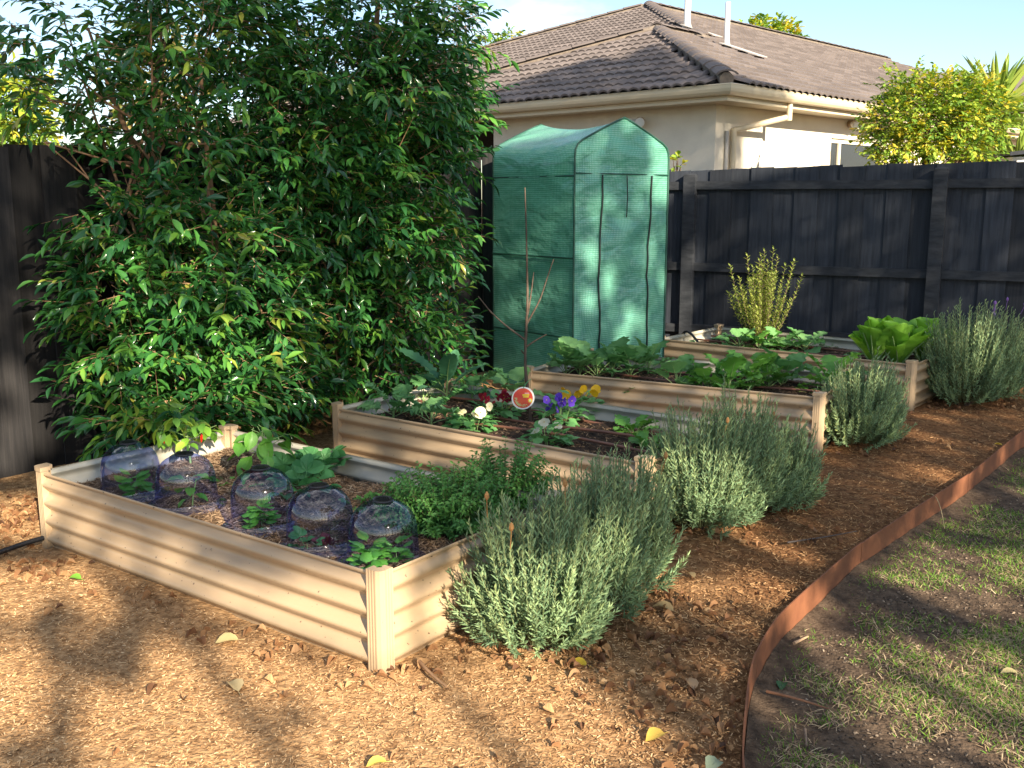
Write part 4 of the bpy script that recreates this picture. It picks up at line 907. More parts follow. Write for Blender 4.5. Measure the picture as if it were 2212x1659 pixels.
# ------------------------------------------------------------------ walk-in greenhouse with a green mesh cover
scene.cycles.transparent_max_bounces = 24
def gh_mat():
    m = mat('green_mesh_film', (.08, .30, .19), .2, Specular_IOR_Level=.7); nt = m.node_tree; b = nt.nodes['Principled BSDF']
    uv = N(m, 'ShaderNodeAttribute'); uv.attribute_name = 'weave'
    sep = N(m, 'ShaderNodeSeparateXYZ'); L(m, uv.outputs['Vector'], sep.inputs[0])
    lines = []
    for ax in ('X', 'Y'):
        a = N(m, 'ShaderNodeMath'); a.operation = 'MULTIPLY'; a.inputs[1].default_value = 60.0; L(m, sep.outputs[ax], a.inputs[0])
        f = N(m, 'ShaderNodeMath'); f.operation = 'FRACT'; L(m, a.outputs[0], f.inputs[0])
        g_ = N(m, 'ShaderNodeMath'); g_.operation = 'LESS_THAN'; g_.inputs[1].default_value = .36; L(m, f.outputs[0], g_.inputs[0]); lines.append(g_)
    mxm = N(m, 'ShaderNodeMath'); mxm.operation = 'MAXIMUM'; L(m, lines[0].outputs[0], mxm.inputs[0]); L(m, lines[1].outputs[0], mxm.inputs[1])
    mix = N(m, 'ShaderNodeMix'); mix.data_type = 'RGBA'; mix.inputs[6].default_value = (.29, .62, .50, 1); mix.inputs[7].default_value = (.115, .40, .28, 1)
    L(m, mxm.outputs[0], mix.inputs[0]); L(m, mix.outputs[2], b.inputs['Base Color'])
    t = N(m, 'ShaderNodeTexCoord'); n1 = N(m, 'ShaderNodeTexNoise'); n1.inputs['Scale'].default_value = 3.0; n1.inputs['Detail'].default_value = 4; n1.inputs['Roughness'].default_value = .5; n1.inputs['Distortion'].default_value = .25
    mp_ = N(m, 'ShaderNodeMapping'); mp_.inputs['Scale'].default_value = (1, 1, 1.7); L(m, t.outputs['Object'], mp_.inputs['Vector']); L(m, mp_.outputs['Vector'], n1.inputs['Vector'])
    bp = N(m, 'ShaderNodeBump'); bp.inputs['Strength'].default_value = .6; bp.inputs['Distance'].default_value = .09; L(m, n1.outputs['Fac'], bp.inputs['Height']); L(m, bp.outputs['Normal'], b.inputs['Normal'])
    tr = N(m, 'ShaderNodeBsdfTranslucent'); L(m, mix.outputs[2], tr.inputs['Color'])
    tp = N(m, 'ShaderNodeBsdfTransparent'); tp.inputs['Color'].default_value = (.45, .85, .65, 1)
    m1 = N(m, 'ShaderNodeMixShader'); m1.inputs[0].default_value = .36; L(m, b.outputs[0], m1.inputs[1]); L(m, tr.outputs[0], m1.inputs[2])
    m2 = N(m, 'ShaderNodeMixShader'); m2.inputs[0].default_value = .13; L(m, m1.outputs[0], m2.inputs[1]); L(m, tp.outputs[0], m2.inputs[2])
    L(m, m2.outputs[0], nt.nodes['Material Output'].inputs['Surface']); return m
M['film'] = gh_mat(); M['piping'] = mat('dark_green_piping', (.012, .07, .045), .5); M['pole'] = mat('green_steel_pole', (.03, .10, .07), .4); M['strap'] = mat('black_strap', (.01, .02, .018), .6)
GS = 1.03
Pl = np.array([-.154, 8.624]) * GS; Pn = np.array([.478, 7.864]) * GS; Pr = np.array([1.30, 8.55]) * GS
du = Pr - Pn; GWd = np.linalg.norm(du); du = du / GWd; dv = nz(np.array([-du[1], du[0]])); GDp = float(np.dot(Pl - Pn, dv))
gh = thing('greenhouse', 'green mesh covered walk-in greenhouse with a zipped door', 'greenhouse', (*Pn, 0), math.atan2(du[1], du[0]))
hw = GWd / 2
half = [(hw, 0.0)] + [(hw, z) for z in np.linspace(.08, 1.93, 24)] + [(hw - .006, 1.98), (hw - .03, 2.025), (hw - .08, 2.06)] + [(x, 2.06 + (2.25 - 2.06) * (1 - (x / (hw - .08)) ** 1.1)) for x in np.linspace(hw - .16, .0, 9)]
prof = [(-x + hw, z) for x, z in half] + [(x + hw, z) for x, z in half[::-1][1:]]
def wr(x, y, z, a=.010): return a * (mnoise.noise(Vector((x * 3, y * 3, z * 4))) + .6 * mnoise.noise(Vector((x * 7 + 4, y * 7, z * 11))))
nd = 22; G = np.zeros((nd, len(prof), 3)); WV = np.zeros((nd, len(prof), 3)); acc = np.concatenate([[0], np.cumsum([math.dist(a, b) for a, b in zip(prof[:-1], prof[1:])])])
for i in range(nd):
    t = i / (nd - 1)
    for j, (x, z) in enumerate(prof):
        sag = math.sin(math.pi * t); top = max(0, min(1, (z - 1.9) / .15))
        zz = z - sag * (.05 * max(0, (z - 2.0) / .27) + .02 * top); xx = x + (.03 * sag * (1 - top) * math.sin(z * 2.2) * .6 * (1 if x < hw else -1))
        G[i, j] = (xx + wr(xx, t * 2, z), t * GDp, zz + wr(z, t, xx, .006)); WV[i, j] = (t * GDp, acc[j], 0)
def film_mesh(name, G, WV):
    mb = MB(); mb.grid(G); me = mb.mesh(name, M['film'], True)
    a = me.attributes.new('weave', 'FLOAT_VECTOR', 'POINT'); a.data.foreach_set('vector', WV.reshape(-1).astype(np.float32)); return me
ob('cover', film_mesh('cover', G, WV), gh)
def gable(y, name, bulge):
    nx_, nz_ = 30, 46; Gg = np.zeros((nz_, nx_, 3)); W_ = np.zeros((nz_, nx_, 3))
    L2 = sorted([(x, z) for x, z in half], key=lambda q: q[1])
    zz_ = np.array([q[1] for q in L2]); xx_ = np.array([q[0] for q in L2])
    for i in range(nz_):
        z = 2.25 * (i / (nz_ - 1)); hx = float(np.interp(z, zz_, xx_))
        for j in range(nx_):
            x = hw + hx * (2 * j / (nx_ - 1) - 1); e = 1 - abs(2 * j / (nx_ - 1) - 1)
            Gg[i, j] = (x, y + bulge * (wr(x, 9, z, .022) * min(1, e * 4) - .012 * min(1, e * 3)), z); W_[i, j] = (x, z, 0)
    return ob(name, film_mesh(name, Gg, W_), gh)
gable(0.0, 'door_panel', 1); gable(GDp, 'back_panel', -1)
def pipe(pts, r, mt, nm='piping'):
    mb = MB(); mb.tube(pts, r, 6); return mb.build(nm, mt, gh, True)
pipe([(x, -.004, z) for x, z in prof], .009, M['piping']); pipe([(x, GDp + .004, z) for x, z in prof], .009, M['piping'])
pipe([(.01, -.012, 1.80), (hw, -.02, 1.80), (GWd - .01, -.012, 1.80)], .006, M['piping'], 'door_seam')
for zx in (.28, GWd - .24):
    pipe([(zx + .012 * math.sin(z * 5), -.022 + wr(zx, 9, z, .02), z) for z in np.linspace(.02, 1.79, 22)], .008, M['strap'], 'zip')
pipe([(hw + .02, -.026, 1.79), (hw + .022, -.035, 1.62), (hw + .02, -.03, 1.45)], .005, M['strap'], 'door_tie')
for z in (1.78, 1.13, .48):
    pipe([(-.004 + wr(0, 2 * t, z), t * GDp, z) for t in np.linspace(0, 1, 8)], .006, M['piping'], 'wall_seam')
for x, y in ((.03, .03), (GWd - .03, .03), (.03, GDp - .03), (GWd - .03, GDp - .03)):
    pipe([(x, y, 0), (x, y, 1.9)], .011, M['pole'], 'frame_pole')
for z in (.5, 1.1, 1.88):
    for x in (.03, GWd - .03): pipe([(x, .03, z), (x, GDp - .03, z)], .009, M['pole'], 'frame_pole')
for z in (.5, 1.1):
    m_ = MB()
    for q in np.linspace(.05, GDp - .05, 9): m_.tube([(.03, q, z + .012), (.33, q, z + .012)], .004, 5)
    m_.build('wire_shelf', M['pole'], gh)

# ------------------------------------------------------------------ leaves for the vegetables (shared meshes)
def green(name, a, b, rough=.5, tr=.25, spec=.35): return byrnd(name, [a, b], rough, tr, spec=spec, noise=9)
G_bas = green('basil_leaf', (.07, .25, .03), (.14, .38, .06), .38); G_broc = green('broccoli_leaf', (.09, .24, .075), (.20, .40, .14), .55)
G_kale = green('kale_leaf', (.08, .24, .07), (.18, .38, .14), .55); G_nero = green('dark_kale_leaf', (.045, .15, .07), (.10, .25, .13), .6)
G_let = green('cos_leaf', (.13, .33, .03), (.26, .5, .07), .42, .3); G_pep = green('pepper_leaf', (.06, .21, .03), (.15, .36, .05), .4)
G_str = green('strawberry_leaf', (.05, .19, .06), (.11, .30, .10), .5); G_pan = green('pansy_leaf', (.07, .23, .06), (.17, .38, .13), .5)
G_rad = green('radish_leaf', (.07, .22, .035), (.17, .39, .07), .5); G_red = byrnd('red_leaf', [(.13, .02, .03), (.24, .05, .05)], .4, .2); G_stem = green('pale_stem', (.16, .30, .08), (.30, .42, .17), .5, .1)
G_chili = byrnd('chilli_leaf', [(.08, .22, .03), (.17, .34, .04), (.34, .44, .06)], .4, .3)
OV = [(0, .02), (.12, .16), (.35, .29), (.6, .29), (.82, .18), (1, .0)]; RD = [(0, .04), (.15, .26), (.4, .38), (.7, .36), (.9, .2), (1, .03)]
ML = {
 'basil': [big_leaf('leaf', G_bas, RD, 4, 2, -.1, .45, .02, 6, stalk=.12, seed=s, cup=-.35, rnd=.2 + .3 * s, stalk_r=.02) for s in range(3)],
 'broc': [big_leaf('leaf', G_broc, [(0, .05), (.1, .22), (.35, .36), (.65, .40), (.9, .24), (1, .04)], 6, 3, .25, .38, .05, 7, .10, .42, .018, s, rnd=.15 + .35 * s, stalk_mat=G_stem) for s in range(3)],
 'kale': [big_leaf('leaf', G_kale, [(0, .06), (.2, .26), (.6, .34), (.9, .26), (1, .06)], 10, 4, .15, .40, .10, 16, .14, .38, .014, s, rnd=.2 + .35 * s, stalk_mat=G_stem) for s in range(3)],
 'nero': [big_leaf('leaf', G_nero, [(0, .04), (.2, .13), (.6, .17), (.9, .11), (1, .02)], 9, 3, .3, .45, .03, 18, .08, .2, .014, s, rnd=.2 + .3 * s, stalk_mat=G_stem) for s in range(3)],
 'let': [big_leaf('leaf', G_let, [(0, .10), (.3, .17), (.6, .26), (.8, .28), (.9, .24), (.97, .13), (1, .03)], 10, 4, .34, .16, .02, 9, .0, 0, .03, s, .25, rnd=.2 + .3 * s, stalk_mat=G_stem) for s in range(3)],
 'pep': [big_leaf('leaf', G_pep, OV, 5, 3, .25, .42, .02, 5, 0, .2, .012, s, rnd=.2 + .3 * s, stalk_mat=G_stem) for s in range(3)],
 'chili': [big_leaf('leaf', G_chili, OV, 5, 2, .25, .5, .02, 5, 0, .2, .012, s, rnd=.15 + .35 * s) for s in range(3)],
 'pan': [big_leaf('leaf', G_pan, OV, 4, 2, .2, .35, .02, 6, .06, .25, .014, s, rnd=.2 + .3 * s) for s in range(3)],
 'rad': [big_leaf('leaf', G_rad, [(0, .04), (.15, .14), (.3, .12), (.55, .30), (.85, .30), (1, .06)], 7, 3, .2, .42, .06, 10, .16, .28, .016, s, rnd=.2 + .3 * s, stalk_mat=G_stem) for s in range(3)],
 'red': [big_leaf('leaf', G_red, RD, 5, 2, .2, .3, .05, 9, .05, .1, .02, s, rnd=.2 + .3 * s) for s in range(2)],
}
def trifoil(s):
    mb = MB(); ts = np.linspace(0, .55, 5); mb.tube([(0, t, -.1 * t * t) for t in ts], .010, 5, rnd=.9)
    b = leaf_t([(0, 0), (.15, .2), (.4, .34), (.65, .36), (.85, .26), (1, .0)], fold=.25, arch=.25, wave=.02)
    for a in (-1.15, 0, 1.15):
        c_, s_ = math.cos(a), math.sin(a); V = b[0] * .46; V = np.c_[V[:, 0] * c_ + V[:, 1] * s_, -V[:, 0] * s_ + V[:, 1] * c_, V[:, 2]] + np.array([0, .55, -.03]); mb.add(V, b[1], .2 + .3 * s)
    return mb.mesh('leaf', G_str, False)
ML['str'] = [trifoil(s) for s in range(3)]
def rosette(root, kind, n, ln, pitch, z=(0, 0), r0=.01, jit=.3, name='leaf', az0=None):
    """leaves round a plant: pitch = rise above level in degrees"""
    a0 = random.uniform(0, 6.28) if az0 is None else az0
    for k in range(n):
        az = a0 + k * 2.4 + random.uniform(-jit, jit); t = k / max(1, n - 1); el = R(pitch[0] + (pitch[1] - pitch[0]) * t + random.uniform(-8, 8))
        l_ = random.uniform(*ln); o = ob(name, random.choice(ML[kind]), root, scale=l_ * random.uniform(.92, 1.05))
        o.location = (-math.sin(az) * r0, math.cos(az) * r0, z[0] + (z[1] - z[0]) * t); o.rotation_euler = (el, random.uniform(-.25, .25), az)
def plant(name, label, cat, p, group=None): return thing(name, label, cat, (p[0], p[1], p[2] - .012), random.uniform(0, 6.28), group)
def stem(root, h, r, mt, bend=.0, name='stem'):
    m_ = MB(); m_.tube([(0, 0, -.02), (bend * .4, 0, h * .5), (bend, 0, h)], [r, r * .8, r * .4], 6); return m_.build(name, mt, root, True)
def sp(bi, u, v, dz=.0): p = soilpt(bi, u, v); b = BEDS[bi]; return np.array([p[0], p[1], b.soil + dz])

# ------------------------------------------------------------------ cloches with their seedlings
def cloche_mat():
    m = bpy.data.materials.new('clear_blue_plastic'); m.use_nodes = True; nt = m.node_tree; nt.nodes.remove(nt.nodes['Principled BSDF'])
    lw = N(m, 'ShaderNodeLayerWeight'); lw.inputs['Blend'].default_value = .5
    r = N(m, 'ShaderNodeValToRGB'); e = r.color_ramp.elements; e[0].position = .1; e[0].color = (.83, .865, .99, 1); e[1].position = 1.0; e[1].color = (.42, .48, .97, 1)
    L(m, lw.outputs['Facing'], r.inputs['Fac']); tp = N(m, 'ShaderNodeBsdfTransparent'); L(m, r.outputs['Color'], tp.inputs['Color'])
    gl = N(m, 'ShaderNodeBsdfGlossy'); gl.inputs['Roughness'].default_value = .06; gl.inputs['Color'].default_value = (.9, .93, 1, 1)
    p = N(m, 'ShaderNodeMath'); p.operation = 'POWER'; p.inputs[1].default_value = 3.0; L(m, lw.outputs['Facing'], p.inputs[0])
    q = N(m, 'ShaderNodeMath'); q.operation = 'MULTIPLY_ADD'; q.inputs[1].default_value = .4; q.inputs[2].default_value = .07; q.use_clamp = True; L(m, p.outputs[0], q.inputs[0])
    ms = N(m, 'ShaderNodeMixShader'); L(m, q.outputs[0], ms.inputs[0]); L(m, tp.outputs[0], ms.inputs[1]); L(m, gl.outputs[0], ms.inputs[2]); L(m, ms.outputs[0], nt.nodes['Material Output'].inputs['Surface']); return m
M['cloche'] = cloche_mat()
RC, HC_ = .118, .235
cprof = [(.150, .0), (.152, .004), (.148, .008), (.132, .013), (.122, .022), (.1185, .034)] + [(RC - .006 * (z - .034) / .1, z) for z in np.linspace(.045, .135, 6)] + [(.110 * math.cos(a), .135 + .098 * math.sin(a) ** .95) for a in np.linspace(.12, 1.36, 10)] + [(.014, HC_ - .001)]
cin = [(max(.012, r_ - .0014), z - (.0014 if k > 12 else 0) + (.0012 if k < 3 else 0)) for k, (r_, z) in enumerate(cprof)][::-1]
mb = MB(); mb.lathe(cprof, seg=48); cl_mesh = mb.mesh('dome', M['cloche'], True)
mb = MB(); mb.lathe([(.142, .006), (.1435, .009), (.1400, .011)], seg=48); 
mb2 = MB(); mb2.lathe([(0.001, HC_ - .004), (.034, HC_ - .006), (.036, HC_ - .002), (.033, HC_ + .002), (.028, HC_ - .0005), (.0, HC_ + .0005)], seg=24)
for k in range(7): mb2.box((0, -.018 + .006 * k, HC_ + .002), (.045 * math.sqrt(max(.05, 1 - ((-.018 + .006 * k) / .028) ** 2)), .0022, .004))
vent_mesh = mb2.mesh('vent', M['black'], False)
cl_px = [(286, 1072), (404, 1098), (571, 1140), (694, 1183), (828, 1222)]
cl_lab = ['clear blue cloche over basil, the farthest along the row', 'clear blue cloche over a chilli shoot, second from the far end', 'clear blue cloche over small basil, middle of the row', 'clear blue cloche over strawberry leaves, next to the corner one', 'clear blue cloche over two basil plants by the near corner post']
cl_pos = []
for (u, v), lb in zip(cl_px, cl_lab):
    p = sp(0, u, v - 4, .006); cl_pos.append(p); c = thing('cloche', lb, 'cloche', tuple(p), random.uniform(0, 3), 'clear plastic cloches')
    c.scale = (1.12, 1.12, random.uniform(1.0, 1.05)); c.rotation_euler = (random.uniform(-.03, .03), random.uniform(-.03, .03), random.uniform(0, 3))
    ob('dome', cl_mesh, c); ob('vent', vent_mesh, c)
def basil(label, p, s=1.0, tiers=6):
    t = plant('basil_plant', label, 'basil', p, 'basil plants under cloches'); stem(t, .07 * s, .003, G_stem)
    for k in range(tiers): rosette(t, 'basil', 5, (.042 * s, .064 * s), (5, 55), (.012 + .014 * k, .02 + .016 * k), .008 + .02 * random.random())
basil('basil plant under the farthest cloche', cl_pos[0] + [.02, -.02, 0], 1.05); basil('small basil plant under the middle cloche', cl_pos[2] + [-.005, -.02, 0], 1.0)
basil('basil plant nearer the corner post under the near cloche', cl_pos[4] + [-.045, -.035, 0], 1.0); basil('smaller basil plant under the near cloche, beside the other basil', cl_pos[4] + [.05, -.01, 0], .85)
t = plant('chilli_shoot', 'arching chilli shoot with broad leaves inside a cloche', 'chilli plant', cl_pos[1] + [.02, .0, 0]); stem(t, .13, .004, G_stem, -.03); rosette(t, 'pep', 7, (.07, .11), (-10, 20), (.05, .14), .01)
t = plant('strawberry_plant', 'strawberry leaves inside a cloche next to the corner one', 'strawberry plant', cl_pos[3] + [-.05, -.02, 0]); rosette(t, 'str', 4, (.07, .10), (20, 60)); stem(t, .02, .004, G_stem)
t = plant('beet_seedling', 'red stemmed seedling in the middle of a cloche', 'seedling', cl_pos[3] + [.03, .02, 0]); rosette(t, 'red', 4, (.05, .08), (40, 75)); stem(t, .07, .002, G_red)

# ------------------------------------------------------------------ near bed: chilli, capsicum, strawberries, oregano
def bushy(name, label, cat, p, kind, n, h, ln, spread, fruit=None, nf=0, sm=G_stem, group=None):
    """upright branching plant: stem, branches and single leaves, with fruits"""
    t = plant(name, label, cat, p, group); m_ = MB(); m_.tube([(0, 0, -.02), (.01, 0, h * .45), (0, .01, h * .8)], [.006, .005, .003], 6)
    tips = []
    for k in range(7):
        az = k * 2.4 + random.uniform(-.3, .3); r_ = spread * random.uniform(.5, 1.0); z = h * (.45 + .5 * k / 7); e = (r_ * math.cos(az), r_ * math.sin(az), z)
        m_.tube([(0, 0, h * (.3 + .06 * k)), (e[0] * .5, e[1] * .5, z * .92), e], [.003, .0025, .0015], 5); tips.append(e)
    m_.build('stem', sm, t, True)
    for k in range(n):
        e = tips[k % 7] if k > 3 else (0, 0, h * .8); q = random.uniform(.5, 1.05); az = random.uniform(0, 6.28)
        o = ob('leaf', random.choice(ML[kind]), t, (e[0] * q, e[1] * q, e[2] * (.75 + .25 * q) + random.uniform(-.02, .03)), (R(random.uniform(-55, 15)), random.uniform(-.4, .4), az), random.uniform(*ln))
    for k in range(nf):
        e = tips[random.randrange(7)]; m2 = MB(); m2.tube([(0, 0, 0), (.002, 0, -.012), (.003, .001, -.035), (.006, .0, -.05)], [.003, .007, .005, .001], 7)
        o = m2.build('chilli', fruit[k % len(fruit)], t, True); o.location = (e[0] * .8, e[1] * .8, e[2] * .85)
    return t
redc = mat('ripe_chilli', (.55, .015, .01), .2); grc = mat('green_chilli', (.03, .09, .02), .2)
bushy('chilli_plant', 'yellow green chilli plant with red and green chillies', 'chilli plant', sp(0, 412, 1000), 'chili', 64, .30, (.055, .09), .22, [redc, grc], 7)
bushy('capsicum_plant', 'upright capsicum plant with broad bright leaves', 'capsicum plant', sp(0, 575, 1030), 'pep', 18, .30, (.10, .15), .12)
for k, (u, v, lb) in enumerate(((640, 1035, 'strawberry plant beside the capsicum in the cloche bed'), (690, 1020, 'strawberry plant close to the second bed, beyond the capsicum'), (655, 1062, 'strawberry plant behind the middle cloche'))):
    t = plant('strawberry_plant', lb, 'strawberry plant', sp(0, u, v)); rosette(t, 'str', 13, (.13, .2), (20, 65)); stem(t, .02, .006, G_stem)
for k, (u, v, lb) in enumerate(((548, 1035, 'dark red lettuce seedling left of the capsicum stem'), (575, 1040, 'dark red lettuce seedling at the foot of the capsicum'))):
    t = plant('red_lettuce', lb, 'lettuce', sp(0, u - 8, v - 4)); rosette(t, 'red', 6, (.06, .10), (35, 75)); stem(t, .02, .004, G_red)
for k, (u, v, lb) in enumerate(((488, 1045, 'small green seedling between chilli plant and red lettuce'), (522, 1052, 'small upright green seedling in front of the red lettuce'), (800, 1085, 'low leafy weed between the last two cloches and the oregano'), (770, 1090, 'small leafy weed behind the fourth cloche'), (835, 1080, 'small leafy weed under the edge of the oregano'), (910, 1160, 'tiny green seedling beside the near cloche'))):
    t = plant('seedling', lb, 'seedling', sp(0, u, v)); rosette(t, 'rad', 6, (.05, .10), (15, 65)); stem(t, .01, .003, G_stem)
def small_herb(name, label, p, rx, hh, n, mt, lt=LT_SMALL, ll=(.016, .026), lobes=None, cat='herb', z0=0, nl=11):
    t = thing(name, label, cat, tuple(p)); fol = MB(); st = MB()
    az = rng.uniform(0, 2 * math.pi, n); q = rng.random(n) ** .6; el = math.pi / 2 * (1 - q)
    tip = np.c_[rx * (.2 + .85 * np.cos(el)) * np.cos(az), rx * (.2 + .85 * np.cos(el)) * np.sin(az), hh * (.15 + .85 * np.sin(el))] * rng.uniform(.7, 1.1, (n, 1))
    b0 = tip * [.3, .3, .1]; P, Fw, S, Rn = [], [], [], []; rb = rng.random(n)
    for k in range(nl):
        for sg in (-1, 1):
            tt_ = (.25 + .75 * (k + .5) / nl); c = b0 * (1 - tt_) + tip * tt_; dr = nz(tip - b0); sd = nz(np.cross(dr, [0.2, .1, 1.0])); s2 = np.cross(dr, sd); ph = k * 1.57 + rng.random(n)
            rad = (sd * np.cos(ph)[:, None] + s2 * np.sin(ph)[:, None]) * sg
            P.append(c); Fw.append(nz(rad + dr * .35 + rng.normal(0, .15, (n, 3)))); S.append(rng.uniform(*ll, n)); Rn.append(np.clip(.15 + .5 * rb + .25 * tt_ + rng.normal(0, .1, n), 0, 1))
    P, Fw, S, Rn = map(np.concatenate, (P, Fw, S, Rn))
    V, F = stamp(lt[0], lt[1], frames(Fw, nz(rng.normal(0, .4, P.shape) + [0, 0, 1])), P, S); fol.add(V, F, np.repeat(Rn, len(lt[0])))
    for a_, b_ in zip(b0, tip): st.tube([a_ - [0, 0, .03], b_], [.0018, .001], 4, cap=False)
    fol.build('foliage', mt, t); st.build('stems', M['lavstem'], t)
    return t
small_herb('oregano_bush', 'bushy small leaved oregano at the end of the cloche bed', sp(0, 960, 1135), .26, .26, 420, M['herb'])
small_herb('oregano_bush', 'taller airy oregano sprigs between the lavender and the pansy bed', sp(0, 1090, 1090), .22, .30, 200, M['herb'])

# ------------------------------------------------------------------ second bed: kale, pansies, sapling
def kale(label, p, kind, n, ln, pitch, h=.06, name='kale_plant', cat='kale'):
    t = plant(name, label, cat, p); stem(t, h + .05, .008, G_stem); rosette(t, kind, n, ln, pitch, (h * .3, h), .012); return t
kale('curly kale nearest the front left post of the pansy bed', sp(1, 850, 903), 'kale', 6, (.17, .26), (20, 70))
kale('curly kale with long stalks behind the front panel of the pansy bed', sp(1, 932, 918), 'kale', 7, (.19, .27), (15, 65))
kale('tall dark long leaved kale at the back corner of the pansy bed', sp(1, 965, 866), 'nero', 8, (.26, .40), (15, 78), .1)
kale('curly kale at the back of the pansy bed behind the red pansies', sp(1, 1020, 862), 'kale', 6, (.16, .24), (25, 70))
kale('pale kale by the back edge near the dark kale', sp(1, 915, 868), 'kale', 4, (.16, .22), (35, 70))
kale('young broccoli plant leaning behind the sapling tag', sp(1, 1112, 860), 'broc', 5, (.18, .28), (30, 75), .05, 'broccoli_plant', 'broccoli')
def flower_mesh(name, col, dark, eye=(.75, .55, .05)):
    mp_ = byrnd(name + '_petal', [dark, col, col], .5, .2, noise=30); me_ = mat(name + '_eye', eye, .5); mb = MB()
    for a, l_, w_ in ((.42, 1, .6), (-.42, 1, .6), (1.5, .92, .55), (-1.5, .92, .55), (3.14159, 1.0, .8)):
        b = leaf_t([(0, 0), (.3, w_ * .6), (.7, w_), (.95, w_ * .6), (1, 0)], fold=.1, arch=.25, wave=.12); V = b[0]; c_, s_ = math.cos(a), math.sin(a)
        V = np.c_[V[:, 0] * c_ + V[:, 1] * s_, V[:, 2] * .6 + .05 * random.random(), -V[:, 0] * s_ + V[:, 1] * c_]; mb.add(V, b[1], .3 + .6 * np.clip(np.hypot(V[:, 0], V[:, 2]), 0, 1))
    mb.tube([(0, -.02, 0), (0, -.10, 0)], [.12, .02], 7, 1)
    return mb.mesh('flower', [mp_, me_], True)
FL = {'white': flower_mesh('white_pansy', (.78, .77, .68), (.6, .6, .5)), 'cream': flower_mesh('cream_pansy', (.8, .76, .5), (.7, .66, .4)), 'red': flower_mesh('red_pansy', (.30, .012, .035), (.06, .005, .01)), 'purple': flower_mesh('purple_pansy', (.13, .05, .5), (.05, .02, .2)), 'yellow': flower_mesh('yellow_pansy', (.85, .52, .02), (.75, .32, .01))}
def pansy(label, p, cols, n_leaf, n_fl, spread, h, group='pansies in the second bed'):
    t = plant('pansy_plant', label, 'pansy', p, group); t.rotation_euler = (0, 0, 0); stem(t, .05, .004, G_stem)
    for k in range(n_leaf):
        az = k * 2.4; r_ = .85 * spread * math.sqrt((k + .5) / n_leaf); ob('leaf', random.choice(ML['pan']), t, (r_ * math.cos(az), r_ * math.sin(az), h * random.uniform(.15, .95) * (1 - .45 * r_ / spread)), (R(random.uniform(-20, 60)), random.uniform(-.3, .3), az - 1.57 + random.uniform(-.5, .5)), random.uniform(.065, .1))
    for k in range(n_fl):
        az = random.uniform(0, 6.28); r_ = spread * random.uniform(.3, 1.15); x, y, z = r_ * math.cos(az), r_ * math.sin(az) - .03, h * random.uniform(.75, 1.25)
        ob('flower', FL[cols[k % len(cols)]], t, (x, y, z), (R(random.uniform(-35, 45)), random.uniform(-.6, .6), random.uniform(-1.4, 1.4)), random.uniform(.024, .035))
        m_ = MB(); m_.tube([(x * .5, y * .5, 0), (x * .9, y * .9 + .02, z * .8), (x, y + .008, z)], .0015, 5); m_.build('flower_stalk', G_stem, t)
pansy('cream flowered pansy at the front of the second bed', sp(1, 1020, 928), ['cream'], 70, 4, .12, .12)
pansy('dark red flowered pansy left of the sapling', sp(1, 1075, 898), ['red'], 56, 10, .14, .13)
pansy('white flowered pansy in front of the sapling', sp(1, 1182, 962), ['white'], 64, 4, .12, .11)
pansy('purple flowered pansy right of the sapling tag', sp(1, 1205, 912), ['purple'], 50, 8, .12, .14)
pansy('yellow flowered pansy behind the purple one', sp(1, 1240, 892), ['yellow', 'yellow', 'yellow'], 76, 7, .15, .15)
t = plant('parsley_plant', 'small leafy parsley at the back end of the pansy bed', 'parsley', sp(1, 1368, 932)); rosette(t, 'rad', 12, (.10, .17), (25, 70)); stem(t, .02, .005, G_stem)
t = plant('parsley_plant', 'small leafy parsley behind the second lavender in the pansy bed', 'parsley', sp(1, 1405, 970)); rosette(t, 'rad', 10, (.09, .15), (25, 70)); stem(t, .02, .005, G_stem)
# bare sapling with its tag
sb = sp(1, 1145, 907); ysap = sb[1]
sap = thing('sapling', 'bare young fruit tree with a few upright twigs in the pansy bed', 'sapling', tuple(sb)); inv = Matrix.Translation(Vector(sb)).inverted()
def sapb(px, r0, r1, nm):
    P = np.array([at(u, v, ysap) for u, v in px]); P = smooth_path(P, max(10, len(px) * 5)); n = len(P); r_ = np.linspace(r0, r1, n); r_ = r_ * (1 + .14 * (np.sin(np.arange(n) * 2.3) > .75)); m_ = MB(); m_.tube(P, r_, 8); o = m_.build(nm, M['bark_sap'], sap, True); o.matrix_parent_inverse = inv
sapb([(1146, 912), (1143, 860), (1134, 800), (1135, 740), (1138, 690), (1140, 640), (1138, 560), (1137, 500), (1134, 405)], .0115, .0038, 'trunk')
sapb([(1136, 735), (1112, 718), (1088, 700), (1058, 672), (1033, 640)], .0065, .003, 'branch'); sapb([(1138, 700), (1152, 675), (1168, 645), (1182, 600), (1196, 560)], .006, .003, 'branch')
sapb([(1140, 680), (1148, 630), (1153, 588)], .006, .003, 'branch'); sapb([(1136, 750), (1152, 738), (1181, 722)], .006, .003, 'branch'); sapb([(1134, 766), (1128, 760), (1126, 756)], .005, .003, 'branch')
tg = at(1130, 860, ysap - .03); tagm = thing('plant_tag', 'round red and white plant tag hanging on the sapling', 'tag', tuple(tg)); tagm.rotation_euler = (R(-6), 0, R(6))
rt = .069
wtag = mat('tag_card', (.8, .78, .72), .4); rtag = noisy('tag_print', (.68, .035, .025), (.75, .10, .03), 9, .35, 3, spec=.4); ytag = mat('tag_yellow', (.85, .62, .03), .4); gtag = mat('tag_lettering', (.55, .62, .22), .4); gtag2 = mat('tag_lettering_green', (.06, .30, .08), .4)
